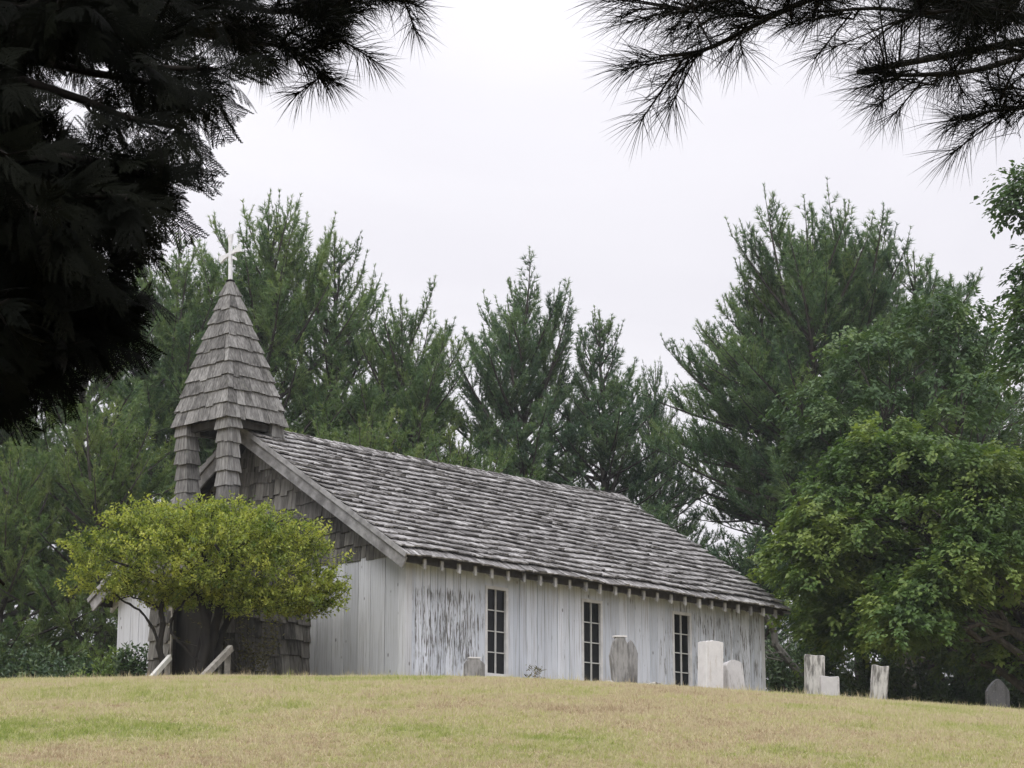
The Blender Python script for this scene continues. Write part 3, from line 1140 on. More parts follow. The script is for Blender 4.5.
# cross with flared arms, a little askew
CZ0, CZ1 = AZ - 0.02, 12.00 - 3.15
g = Geo()
g.box((-0.022, -0.034, CZ0), (0.022, 0.034, CZ1 - 0.18), 0.6)
g.hexa([(-0.021, -0.034, CZ1 - 0.18), (0.021, -0.034, CZ1 - 0.18), (0.021, 0.034, CZ1 - 0.18), (-0.021, 0.034, CZ1 - 0.18),
        (-0.021, -0.065, CZ1), (0.021, -0.065, CZ1), (0.021, 0.065, CZ1), (-0.021, 0.065, CZ1)], 0.6)
cross = g.build('cross', M['cross_white'], steeple)
g = Geo()
ct, st = math.cos(0.22), math.sin(0.22)
zc_ = CZ0 + (CZ1 - CZ0) * 0.58


def cp_(y, zz, x):
    return (x, -(y * ct - zz * st) , zc_ + y * st + zz * ct)


for sgn in (1, -1):
    g = Geo()
    for y0, y1, a, b in ((0.035, 0.16, 0.032, 0.040), (0.16, 0.29, 0.040, 0.082)):
        Q = [(sgn * y0, -a), (sgn * y1, -b), (sgn * y1, b), (sgn * y0, a)]
        if sgn < 0:
            Q = Q[::-1]
        g.hexa([cp_(y, zz, 0.022) for y, zz in Q] + [cp_(y, zz, -0.022) for y, zz in Q], 0.5)
    g.build('cross_arm', M['cross_white'], cross)
g = Geo()
Q = [(0.034, -0.12), (0.12, -0.19), (0.12, -0.13), (0.040, -0.06)]
g.hexa([cp_(y, zz, 0.016) for y, zz in Q] + [cp_(y, zz, -0.016) for y, zz in Q], 0.5)
g.build('brace', M['cross_white'], cross)
g = Geo()
g.box((-0.06, -0.06, AZ - 0.05), (0.06, 0.06, AZ - 0.022))
g.build('cross_base', M['black'], cross)


# ------------------------------------------------------------------ handrails of the porch steps
def local(u, v, zz):
    return chapel_mat @ Vector((u, v, zz))


bpy.context.view_layer.update()
chapel_mat = chapel.matrix_world.copy()


def handrail(label, top, bot, post_top, mat, w=0.075, h=0.10):
    o = empty('handrail', (post_top.x, post_top.y, gz(post_top.x, post_top.y)))
    tag(o, label, 'handrail', 'handrails of the porch steps')
    off = np.array(o.location)
    g = Geo()
    g.beam(np.array(top) - off, np.array(bot) - off, w, h, tone=0.7)
    g.build('rail', mat, o)
    g = Geo()
    b = np.array(post_top) - off
    g.beam((b[0], b[1], -0.3), (b[0], b[1], b[2] - 0.04), 0.09, 0.09, up=(0, 1, 0), tone=0.3)
    g.build('post', M['old_rail'], o)
    g = Geo()
    q = np.array(bot) - off
    g.beam((q[0], q[1], -0.5), (q[0], q[1], q[2] - 0.05), 0.08, 0.08, up=(0, 1, 0), tone=0.3)
    g.build('post', M['old_rail'], o)


Yr = 36.1
handrail('grey wooden handrail sloping down beside the shingled porch wall, right of the bush stems', at(231, 648, Yr), at(199, 681, Yr - 0.9), at(228, 650, Yr), M['old_rail'])
Yl = 36.3
handrail('handrail end with sunlight painted into its pale colour, sloping down left of the porch door', at(170, 657, Yl), at(146, 684, Yl - 0.7), at(168, 659, Yl), M['pale_rail'], 0.06, 0.085)


# ------------------------------------------------------------------ gravestones
STONES = []


def outline(kind, w, h):
    hw = w / 2
    if kind == 'round':
        a = np.linspace(0, math.pi, 14)
        r = hw * 0.98
        top = [(hw * math.cos(t), h - r * 0.62 + r * 0.62 * math.sin(t)) for t in a]
    elif kind == 'segment':
        top = [(hw - 2 * hw * t, h - 0.045 * w * 4 * (t - 0.5) ** 2 * 1.6) for t in np.linspace(0, 1, 9)]
    elif kind == 'shoulder':
        top = [(hw, h * 0.72), (hw * 0.86, h * 0.83), (hw * 0.55, h * 0.95), (hw * 0.38, h), (-hw * 0.38, h), (-hw * 0.55, h * 0.95), (-hw * 0.86, h * 0.83), (-hw, h * 0.72)]
    elif kind == 'gothic':
        top = [(hw, h * 0.80), (hw * 0.75, h * 0.88), (hw * 0.35, h * 0.96), (0, h), (-hw * 0.35, h * 0.96), (-hw * 0.75, h * 0.88), (-hw, h * 0.80)]
    elif kind == 'coffin':
        return [(-hw * 0.62, 0), (hw * 0.62, 0), (hw, h * 0.70), (hw * 0.62, h * 0.90), (hw * 0.40, h), (-hw * 0.40, h), (-hw * 0.62, h * 0.92), (-hw, h * 0.72)]
    else:
        top = [(hw, h - 0.02), (hw * 0.9, h), (0, h - 0.012), (-hw * 0.92, h + 0.006), (-hw, h - 0.018)]
    return [(-hw, 0), (hw, 0)] + top


def gravestone(label, px, py_top, wpx, Y, kind, mat, rz=0.0, tilt=0.0, lean=0.0, th=0.10, cap=False, name='gravestone', group='gravestones on the knoll'):
    p = at(px, py_top, Y)
    base = gz(p.x, Y)
    h = p.z - base
    w = wpx / F_PX * Y / max(0.5, math.cos(rz))
    dig = 0.18
    P = np.array(outline(kind, w, h + dig))
    P[:, 1] -= dig
    P = P + RNG.normal(0, 0.004, P.shape)
    c = P.mean(0)
    inner = c + (P - c) * np.array([1 - 0.025 / w, 1 - 0.022 / max(h, 0.2)])
    g = Geo()
    g.ngon([(a, -th / 2, b) for a, b in inner])
    g.ngon([(a, th / 2, b) for a, b in inner][::-1])
    m_ = len(P)
    V = [(a, -th / 2, b) for a, b in inner] + [(a, -th / 2 + 0.012, b) for a, b in P] + [(a, th / 2 - 0.012, b) for a, b in P] + [(a, th / 2, b) for a, b in inner]
    F = []
    for r in range(3):
        for i in range(m_):
            j = (i + 1) % m_
            F.append((r * m_ + i, (r + 1) * m_ + i, (r + 1) * m_ + j, r * m_ + j))
    g.add(V, F)
    o = g.build(name, mat)
    o.location = (p.x, Y, base)
    o.rotation_euler = (lean, tilt, rz)
    tag(o, label, 'gravestone', group)
    STONES.append(o)
    if cap:
        g = Geo()
        g.box((-w * 0.28, -th * 0.6, h - 0.004), (w * 0.30, th * 0.6, h + 0.022))
        cp = g.build('cap', M['stone_white'], o)
    return o


R = math.radians
gravestone('squat dark rounded gravestone just left of the nearest chapel window', 474, 658.5, 20, 37.0, 'round', M['stone_dark'], R(14), cap=True)
gravestone('grey angular coffin shaped gravestone with pale top beside the middle chapel window', 620.5, 637, 22, 36.8, 'coffin', M['stone_dark'], R(16), R(-1), cap=True)
gravestone('narrow pointed grey gravestone touching the angular one by the middle window', 629.5, 640, 13, 37.2, 'gothic', M['stone_dark'], R(12), R(1))
gravestone('clean tall white gravestone with gently curved top in front of the last chapel window', 709.5, 641, 18.5, 36.6, 'segment', M['stone_white'], R(33), R(1.5), th=0.24)
gravestone('pale gravestone with rounded top leaning right, beside the tall white one', 735.5, 660, 18, 37.2, 'round', M['stone_pale'], R(30), R(-2), R(-6), th=0.16)
gravestone('small low arched stone in the gap between the white and the leaning gravestones', 723, 674, 11, 37.6, 'round', M['stone_weathered'], R(20))
gravestone('tall lichen streaked gravestone standing behind a short one right of the chapel', 813, 655, 19, 38.4, 'flat', M['stone_weathered'], R(12), R(1.5), th=0.12)
gravestone('short square pale gravestone in front of the tall streaked one', 829, 676.5, 19, 37.8, 'flat', M['stone_pale'], R(8), R(0.5), th=0.12)
gravestone('tall narrow weathered gravestone tilting right, standing alone before dark shrubs', 875, 665, 16, 38.6, 'flat', M['stone_weathered'], R(14), R(6), th=0.13)
gravestone('dark slate gravestone with pointed top at the far right edge of the lawn', 996, 679, 23, 38.2, 'gothic', M['stone_slate'], R(10), R(1), th=0.12)
gravestone('tiny white footstone at the foot of the angular grey gravestone', 609.5, 680.5, 7, 36.2, 'round', M['stone_white'], R(10), th=0.10, name='footstone')
gravestone('low broken grey stone lying in the grass between the middle and last chapel windows', 653, 682.5, 16, 36.4, 'round', M['stone_weathered'], R(18), th=0.22, name='broken_stone')


def long_grass():
    g = Geo()
    spots = [(o.location.x, o.location.y - 0.10, 0.22, 110) for o in STONES]
    for t in np.linspace(0.0, 1.0, 60):
        q = local(t * L, -0.14, 0)
        spots.append((q.x, q.y, 0.12, 60))
    for t in np.linspace(0.05, 0.30, 14):
        q = local(-0.14, t * W, 0)
        spots.append((q.x, q.y, 0.12, 60))
    for k in range(420):
        yy = RNG.uniform(24, 37)
        spots.append((RNG.uniform(-0.25, 0.25) * yy, yy, 0.07, 16))
    for x, y, r, n in spots:
        px_, py_ = x + RNG.normal(0, r, n), y + RNG.normal(0, r * 0.5, n)
        D = np.stack([RNG.normal(0, 0.35, n), RNG.normal(0, 0.35, n), np.ones(n)], 1)
        g.needles(np.stack([px_, py_, ground_z(px_, py_) - 0.005], 1), D, RNG.uniform(0.06, 0.17, n) * RNG.uniform(0.6, 1.3), RNG.uniform(0.005, 0.010, n), np.clip(RNG.uniform(0.2, 0.8) + RNG.normal(0, 0.15, n), 0, 1))
    tag(g.build('long_grass', M['grass']), label='longer unmown grass round the gravestones and along the chapel walls', cat='grass', kind='stuff')


long_grass()

# ------------------------------------------------------------------ the damp air between the viewer and the pines
def haze():
    m, n, l = new_mat('haze')
    out = n.new('ShaderNodeOutputMaterial')
    v = n.new('ShaderNodeVolumePrincipled')
    v.inputs['Color'].default_value = (0.86, 0.90, 0.95, 1)
    v.inputs['Density'].default_value = 0.0005
    v.inputs['Anisotropy'].default_value = 0.2
    l.new(v.outputs[0], out.inputs['Volume'])
    g = Geo()
    g.box((-4500, -4500, -6.5), (4500, 4500, 26))
    tag(g.build('haze', m), kind='stuff')


haze()

# ------------------------------------------------------------------ trees
def pine_meshes(seed, H=15.0, R0=3.0, z0=1.2, dense=1.0, spindly=False, leaders=5):
    """a white pine: trunk and limbs in one Geo, needle tufts in another"""
    global RNG
    keep = RNG
    RNG = np.random.default_rng(seed)
    wood, crown = Geo(), Geo()
    n_t = 14
    tz = np.linspace(-0.4, H * 0.97, n_t)
    wx = np.cumsum(RNG.normal(0, 0.06, n_t)) * 0.8
    wy = np.cumsum(RNG.normal(0, 0.06, n_t)) * 0.8
    TP = np.stack([wx - wx[0], wy - wy[0], tz], 1)
    wood.tube(TP, np.interp(tz, [0, H], [0.20, 0.015]), 7)
    TUF_P, TUF_D, TUF_T, TUF_S = [], [], [], []
    z = z0
    while z < H * 0.955:
        f = (z - z0) / (H - z0)
        prof = (min(1.0, 0.66 + f * 1.6)) * max(0.0, 1 - f ** 3.2) ** 0.75
        nb = RNG.integers(4, 7) if f < 0.85 else RNG.integers(3, 5)
        a0 = RNG.uniform(0, 6.28)
        for b in range(nb):
            az = a0 + b * 2 * math.pi / nb + RNG.normal(0, 0.25)
            ln = R0 * prof * RNG.uniform(0.62, 1.22) + 0.18
            if spindly and f > 0.6:
                ln *= 0.75
            el = np.interp(f, [0, 0.35, 0.8, 1], [-0.05, 0.25, 0.95, 1.15]) + RNG.normal(0, 0.12)
            if RNG.uniform() < 0.10 * leaders / 5 and 0.5 < f < 0.9:
                el, ln = 1.15, ln * 1.25
            p0 = np.array([np.interp(z, tz, TP[:, 0]), np.interp(z, tz, TP[:, 1]), z])
            m_ = 7
            s = np.linspace(0, 1, m_)
            elv = el + (s ** 1.6) * np.interp(f, [0, 1], [0.55, 0.15])
            elv = np.minimum(elv, 1.35)
            stp = ln / (m_ - 1)
            ha = az + np.cumsum(RNG.normal(0, 0.07, m_))
            d = np.stack([np.cos(elv) * np.cos(ha), np.cos(elv) * np.sin(ha), np.sin(elv)], 1)
            BP = p0 + np.concatenate([[np.zeros(3)], np.cumsum(d[:-1] * stp, 0)])
            wood.tube(BP, np.linspace(0.012 + 0.016 * ln, 0.006, m_), 4)
            # side shoots
            n_s = int(max(3, ln * 7.2 * dense))
            for q in range(n_s):
                t = RNG.uniform(0.22, 0.98) if f < 0.8 else RNG.uniform(0.1, 0.98)
                bp = np.array([np.interp(t, s, BP[:, i]) for i in range(3)])
                bd = d[min(m_ - 1, int(t * m_))]
                side = unit(np.cross(bd, (0, 0, 1))) * RNG.choice([-1, 1])
                sl_ = (0.18 + 0.34 * ln * (1 - t) ** 0.8 * RNG.uniform(0.5, 1.1)) * (1 if f < 0.85 else 0.8)
                sdir = unit(bd * RNG.uniform(0.5, 0.9) + side * RNG.uniform(0.5, 1.0) + np.array([0, 0, RNG.uniform(0.1, 0.7)]))
                n_f = max(2, int(sl_ / 0.105))
                tt = np.linspace(0.25, 1, n_f)
                pts = bp + sdir * (tt * sl_)[:, None] + np.array([0, 0, 1]) * (0.22 * sl_ * tt ** 2)[:, None]
                dd = unit(sdir + np.array([0, 0, 0.45]) * tt[:, None] + RNG.normal(0, 0.22, (n_f, 3)))
                TUF_P.append(pts)
                TUF_D.append(dd)
                TUF_T.append(np.full(n_f, RNG.uniform()))
                TUF_S.append(np.ones(n_f))
                if sl_ > 0.45:
                    wood.tube(np.stack([bp, bp + sdir * sl_ * 0.55, pts[-1]]), [0.008, 0.006, 0.003], 3)
            if f > 0.42:                                   # upright candles along the sunlit upper limbs
                for q in range(RNG.integers(1, 4)):
                    t = RNG.uniform(0.45, 0.95)
                    bp = np.array([np.interp(t, s, BP[:, i]) for i in range(3)])
                    cd = unit(np.array([RNG.normal(0, 0.22), RNG.normal(0, 0.22), 1.0]) + d[min(m_ - 1, int(t * m_))] * 0.35)
                    cl_ = RNG.uniform(0.35, 0.75)
                    wood.tube(np.stack([bp, bp + cd * cl_]), [0.009, 0.006], 3)
                    tt = np.linspace(0.2, 1.0, 5)
                    TUF_P.append(bp + cd * (tt * cl_)[:, None])
                    TUF_D.append(np.repeat(cd[None], 5, 0))
                    TUF_T.append(np.full(5, RNG.uniform(0.3, 1)))
                    TUF_S.append(np.array([0.7, 0.55, 0.45, 0.42, 0.60]))
            # bare candle at the limb tip
            td = unit(d[-1] + np.array([0, 0, 0.6]))
            cl_ = RNG.uniform(0.20, 0.50)
            wood.tube(np.stack([BP[-1], BP[-1] + td * cl_]), [0.009, 0.006], 3)
            tt = np.array([0.0, 0.3, 0.62, 1.0])
            TUF_P.append(BP[-1] + td * (tt * cl_)[:, None])
            TUF_D.append(np.repeat(td[None], 4, 0))
            TUF_T.append(np.full(4, RNG.uniform(0.4, 1)))
            TUF_S.append(np.array([0.8, 0.55, 0.42, 0.60]))
        z += RNG.uniform(0.34, 0.56) if f < 0.75 else RNG.uniform(0.40, 0.70)
    # leader: bare stalk with whorls of candles
    top = TP[-1]
    for k in range(3):
        zz = H * 0.94 + k * 0.42
        c0 = np.array([top[0], top[1], zz])
        for b in range(5 if k < 2 else 1):
            az = b * 1.2566 + RNG.normal(0, 0.3)
            el = RNG.uniform(0.75, 1.2) if k < 2 else 1.5
            td = np.array([math.cos(az) * math.cos(el), math.sin(az) * math.cos(el), math.sin(el)])
            cl_ = RNG.uniform(0.4, 0.75) * (1 - 0.22 * k)
            wood.tube(np.stack([c0, c0 + td * cl_]), [0.010, 0.006], 3)
            tt = np.array([0.35, 0.7, 1.0])
            TUF_P.append(c0 + td * (tt * cl_)[:, None])
            TUF_D.append(np.repeat(td[None], 3, 0))
            TUF_T.append(np.full(3, 0.8))
            TUF_S.append(np.array([0.7, 0.65, 0.9]))
    wood.tube(np.stack([top, (top[0], top[1], H * 0.94 + 1.2)]), [0.014, 0.008], 4)
    P, D, T, S = np.concatenate(TUF_P), np.concatenate(TUF_D), np.concatenate(TUF_T), np.concatenate(TUF_S)
    K = 13
    n = len(P)
    PP, DD = np.repeat(P, K, 0), np.repeat(D, K, 0)
    r = unit(RNG.normal(size=(n * K, 3)))
    r = unit(r - DD * (r * DD).sum(1, keepdims=True))
    ang = RNG.uniform(0.25, 1.15, n * K)
    nd = DD * np.cos(ang)[:, None] + r * np.sin(ang)[:, None]
    crown.needles(PP + DD * RNG.uniform(-0.05, 0.04, n * K)[:, None], nd, RNG.uniform(0.12, 0.20, n * K) * np.repeat(S, K), 0.021, np.repeat(T, K))
    RNG = keep
    return wood, crown


PINES = {}


def pine(label, px, py_top, Y, var, mat, rz=0.0, wide=1.0, group='pines behind the chapel'):
    p = at(px, py_top, Y)
    base = gz(p.x, Y)
    Ht = p.z - base
    key = var
    if key not in PINES:
        H, R0, z0, dn, sp_, seed = PINE_KINDS[var]
        PINES[key] = pine_meshes(seed, H, R0, z0, dn, sp_) + (H,)
        wood, crown, H = PINES[key]
        w_o = wood.build('trunk', M['bark_pine'])
        c_o = crown.build('crown', M[mat])
        PINES[key] = (w_o.data, c_o.data, H, w_o, c_o)
    wm, cm, H, w_o, c_o = PINES[key]
    o = empty('pine_tree', (p.x, Y, base), rz)
    s = Ht / (H + 0.95)
    wide *= 1.12
    o.scale = (s * wide, s * wide, s)
    tag(o, label, 'pine tree', group)
    if w_o is not None:
        w_o.parent, c_o.parent = o, o
        PINES[key] = (wm, cm, H, None, None)
    else:
        for me_, nm in ((wm, 'trunk'), (cm, 'crown')):
            c = bpy.data.objects.new(nm, me_)
            COL.objects.link(c)
            c.parent = o
            if nm == 'crown' and me_.materials[0] != M[mat]:
                c.material_slots[0].link = 'OBJECT'
                c.material_slots[0].material = M[mat]
    return o


PINE_KINDS = {   # height, radius, first whorl, density, spindly, seed
    'broad': (15.0, 4.4, 1.0, 1.0, False, 11),
    'dome': (14.0, 3.9, 0.8, 1.05, False, 23),
    'slim': (15.0, 3.1, 1.0, 0.95, True, 37),
    'broad old': (15.5, 4.6, 5.0, 0.9, False, 71),
    'ragged': (14.5, 3.6, 1.6, 0.8, True, 83),
    'high': (15.0, 3.3, 7.8, 1.0, True, 91),
    'dome high': (14.0, 3.9, 5.2, 1.05, False, 23),
    'bushy': (9.0, 3.6, 0.3, 0.85, False, 41),
}
pine('tall dark pine with many candle tips rising directly behind the steeple', 262, 196, 58, 'broad', 'pine_green', 0.4)
pine('slender pine with a bare spindly leader to the right of the steeple top', 342, 212, 59, 'ragged', 'pine_green', 1.2)
pine('mid height pine with open tips above the front end of the chapel roof', 398, 290, 57, 'dome', 'pine_green', 2.1)
pine('pine with thin top shoots showing just left of the steeple cross', 182, 236, 57, 'dome', 'pine_green', 4.0)
pine('broad green pine standing behind the hanging cedar at the left', 88, 262, 55, 'broad old', 'pine_green', 2.9)
pine('pine at the left edge of the picture, mostly behind the black cedar', -18, 300, 54, 'dome', 'pine_green', 5.2)
pine('dark bluish pine with a wide dome over the middle of the chapel roof', 520, 272, 59, 'dome', 'pine_blue', 0.9, 1.02)
pine('bluish pine with feathery right side over the rear half of the roof', 598, 290, 58, 'slim', 'pine_blue', 3.3, 1.15)
pine('low feathery pine beside the bright sky gap behind the roof end', 652, 345, 61, 'ragged', 'pine_blue', 5.0, 0.62)
pine('green pine forming the left shoulder of the big right hand group', 766, 256, 59, 'high', 'pine_green', 1.9, 0.85)
pine('bright tipped pine between the left shoulder and the tallest pine on the right', 803, 222, 58, 'dome high', 'pine_green', 1.7, 0.95)
pine('tallest dark pine crowning the right hand group, its leader highest of all', 848, 226, 60, 'broad old', 'pine_blue', 3.9, 1.06)
pine('thin topped pine right of the tallest pine, with bare shoots against the sky', 915, 232, 61, 'ragged', 'pine_blue', 2.5, 1.2)
pine('hazy thin pine farther right, its top just showing above broad leaved boughs', 968, 285, 62, 'slim', 'pine_blue', 4.4, 1.1)
pine('light green bushy young pine directly above the front of the roof ridge', 372, 406, 50.5, 'bushy', 'pine_lime', 0.0, 1.0, 'young pines near the chapel')
pine('light green bushy young pine right beside the rear steeple post', 305, 424, 50, 'bushy', 'pine_lime', 2.2, 0.9, 'young pines near the chapel')
pine('soft pale green pine bough mass left of the steeple posts', 112, 398, 50, 'bushy', 'pine_lime', 1.1, 1.05, 'young pines near the chapel')
pine('soft low pine at the left edge, below the cedar tips', 10, 440, 49, 'bushy', 'pine_lime', 3.0, 0.95, 'young pines near the chapel')
pine('bushy green young pine over the middle of the ridge', 452, 432, 52.5, 'bushy', 'pine_lime', 4.1, 1.1, 'young pines near the chapel')
pine('dark bushy young pine behind the back end of the roof', 640, 500, 56, 'bushy', 'pine_blue', 0.7, 1.25, 'young pines near the chapel')
pine('dark bushy young pine filling below the sky gap right of the roof', 738, 528, 55, 'bushy', 'pine_blue', 5.4, 1.3, 'young pines near the chapel')


def limb_path(p0, p1, sag=0.0, wob=0.06, n=7):
    p0, p1 = np.array(p0, float), np.array(p1, float)
    t = np.linspace(0, 1, n)[:, None]
    P = p0 + (p1 - p0) * t
    ln = np.linalg.norm(p1 - p0)
    P = P + np.array([0, 0, 1]) * (sag * ln * 4 * t * (1 - t))
    w = RNG.normal(0, wob * ln / n, (n, 3))
    w[0] = w[-1] = 0
    return P + w


def broadleaf(label, name, cat, loc, forks, lobes, leaf_mat, leaf=0.12, per=420, r_trunk=0.2, bark='bark_grey', flat=0.55, droop=0.55, trunk_lean=(0, 0), seed=1, group=None, split=None):
    """trunk + limbs, and a crown of drooping leaf layers; lobes = (x, y, z, r) in local metres"""
    global RNG
    keep = RNG
    RNG = np.random.default_rng(seed)
    o = empty(name, loc)
    tag(o, label, cat, group)
    wood, crown = Geo(), Geo()
    zf = forks
    top = np.array([trunk_lean[0], trunk_lean[1], zf])
    tp = limb_path((0, 0, -0.4), top, 0, 0.25, 8)
    wood.tube(tp, np.linspace(r_trunk * 1.25, r_trunk * 0.75, 8), 9, lump=0.10)
    L_ = np.array(lobes, float)
    # main limbs towards clusters of lobes
    k = max(3, len(L_) // 7)
    cent = L_[RNG.choice(len(L_), k, replace=False), :3]
    for _ in range(4):
        own = np.argmin(((L_[:, None, :3] - cent[None]) ** 2).sum(2), 1)
        cent = np.array([L_[own == i, :3].mean(0) if (own == i).any() else cent[i] for i in range(k)])
    own = np.argmin(((L_[:, None, :3] - cent[None]) ** 2).sum(2), 1)
    for i in range(k):
        st_ = tp[-1 - (i % 3)]
        e = st_ + (cent[i] - st_) * 0.8
        lp = limb_path(st_, e, 0.10, 0.22, 7)
        wood.tube(lp, np.linspace(r_trunk * 0.45, r_trunk * 0.16, 7), 7, lump=0.08)
        for lb in L_[own == i]:
            bp = limb_path(lp[RNG.integers(3, 7)], lb[:3] + (0, 0, -0.05), 0.08, 0.25, 6)
            wood.tube(bp, np.linspace(r_trunk * 0.18, 0.008, 6), 5)
    for lb in L_:
        c, r = lb[:3], lb[3]
        n_sp = max(8, int(26 * r * r / 0.5))
        tn0 = RNG.uniform(0, 0.55)
        a = RNG.uniform(0, 2 * np.pi, n_sp)
        rad = np.sqrt(RNG.uniform(0.02, 1.0, n_sp)) * r
        hz = flat * r * (1 - (rad / r) ** 2) + RNG.normal(0, 0.10 * r, n_sp)
        SP = c + np.stack([rad * np.cos(a), rad * np.sin(a), hz - 0.3 * r * (rad / r) ** 2], 1)
        per_sp = max(5, int(per * r * r / 0.5 / n_sp))
        for sp, aa, rr in zip(SP, a, rad / r):
            out = np.array([math.cos(aa), math.sin(aa), 0])
            d0 = unit(out * (0.35 + rr) + np.array([0, 0, 0.25 - 0.6 * rr]) + RNG.normal(0, 0.3, 3))
            t = RNG.uniform(0, 1, per_sp)
            P = sp + d0 * (t * 0.34)[:, None] + RNG.normal(0, 0.055, (per_sp, 3))
            P[:, 2] -= 0.13 * t * t
            sidev = np.cross(d0, (0, 0, 1))
            sg = RNG.choice([-1, 1], per_sp)[:, None]
            D = d0 + sidev * sg * 0.8 + RNG.normal(0, 0.3, (per_sp, 3))
            D[:, 2] -= droop * RNG.uniform(0.4, 1.4, per_sp)
            N = np.array([0, 0, 1.0]) + RNG.normal(0, 0.28, (per_sp, 3)) + out * 0.35
            lf = leaf * RNG.uniform(0.7, 1.25, per_sp)
            crown.leaves(P, D, N, lf, lf * 0.62, np.clip(tn0 + RNG.uniform(0, 0.45, per_sp), 0, 1))
    wood.build('trunk', M[bark], o)
    crown.build('crown', M[leaf_mat], o)
    RNG = keep
    return o


def shell_lobes(cx, cy, cz, rx, ry, rz_, n, r0, r1, seed, zmin=-0.5, fill=0.25):
    """lobe centres spread over (mostly) the outside of an egg-shaped crown, larger inside"""
    rg = np.random.default_rng(seed)
    out = []
    for i in range(n):
        zz = rg.uniform(zmin, 1)
        a = rg.uniform(0, 2 * np.pi)
        q = rg.uniform(0.25, 0.75) if rg.uniform() < fill else rg.uniform(0.80, 1.0)
        s = math.sqrt(max(0, 1 - zz * zz)) * q
        out.append((cx + rx * s * math.cos(a), cy + ry * s * math.sin(a), cz + rz_ * zz * q, rg.uniform(r0, r1)))
    return out


def tree_base(px, py, Y):
    p = at(px, py, Y)
    return Vector((p.x, Y, gz(p.x, Y)))


def lobes_rel(base, specs, seed, n_each=7, spread=0.8):
    """specs = (px, py, Y, half-width px, half-height px): masses of the crown, in metres about the base"""
    rg = np.random.default_rng(seed)
    out = []
    for (px, py, Y, wx, wz) in specs:
        c = at(px, py, Y) - base
        sx, sz = wx / F_PX * Y, wz / F_PX * Y
        for i in range(n_each):
            d = rg.normal(size=3)
            d /= np.linalg.norm(d)
            q = rg.uniform(0.45, 0.95)
            out.append((c.x + d[0] * sx * q, c.y + d[1] * sx * 0.9 * q, c.z + d[2] * sz * q, rg.uniform(0.48, 0.82)))
    return out


b = tree_base(1095, 690, 45)
sp = [(1000, 650, 45.5, 50, 30), (890, 458, 44.3, 50, 18), (945, 472, 44, 50, 24), (985, 560, 42.6, 44, 30), (905, 484, 44.5, 62, 36), (848, 515, 44, 48, 44), (960, 520, 43.5, 62, 40), (815, 556, 44.5, 36, 40), (870, 570, 44.5, 62, 40), (1010, 484, 45, 50, 36), (1060, 540, 44, 55, 70),
      (930, 590, 43, 40, 26), (1000, 590, 46.5, 50, 40), (905, 625, 42.8, 34, 22), (850, 620, 46, 60, 30), (835, 612, 46.5, 34, 30), (1100, 480, 45.5, 60, 60), (960, 640, 47, 60, 30)]
broadleaf('spreading broad leaved tree with drooping layered leaves at right, nearest of the right hand trees', 'maple_tree', 'tree', b, 2.2, lobes_rel(b, sp, 3, 9), 'maple_leaf', 0.125, 760, 0.24, 'bark_grey', trunk_lean=(-0.6, -0.2), seed=5)
b = tree_base(905, 650, 52)
sp = [(870, 370, 52, 60, 50), (930, 330, 52, 55, 45), (840, 425, 51.5, 52, 35), (930, 410, 51, 70, 40), (985, 370, 52, 40, 60), (900, 470, 52.5, 80, 45), (1000, 450, 53, 50, 60), (860, 520, 53, 60, 50), (960, 540, 53, 60, 50), (815, 440, 52.5, 24, 18)]
broadleaf('broad leaved tree with flat layered boughs between the pines and the nearer maple', 'beech_tree', 'tree', b, 3.0, lobes_rel(b, sp, 8, 9), 'beech_leaf', 0.135, 420, 0.22, 'bark_grey', seed=6)
b = tree_base(1085, 690, 41)
sp = [(1044, 190, 41, 18, 10), (1046, 300, 41, 16, 10), (1040, 360, 41, 20, 12), (1060, 205, 41, 26, 16), (1062, 268, 41, 28, 18), (1076, 330, 41, 44, 28), (1086, 390, 41, 44, 30), (1110, 230, 41, 50, 50), (1112, 330, 41, 50, 50), (1112, 440, 41.5, 50, 44)]
broadleaf('tall leafy tree reaching in along the right edge from mid height upward', 'beech_tree', 'tree', b, 3.5, lobes_rel(b, sp, 9, 9), 'beech_leaf', 0.13, 300, 0.2, 'bark_grey', seed=7)


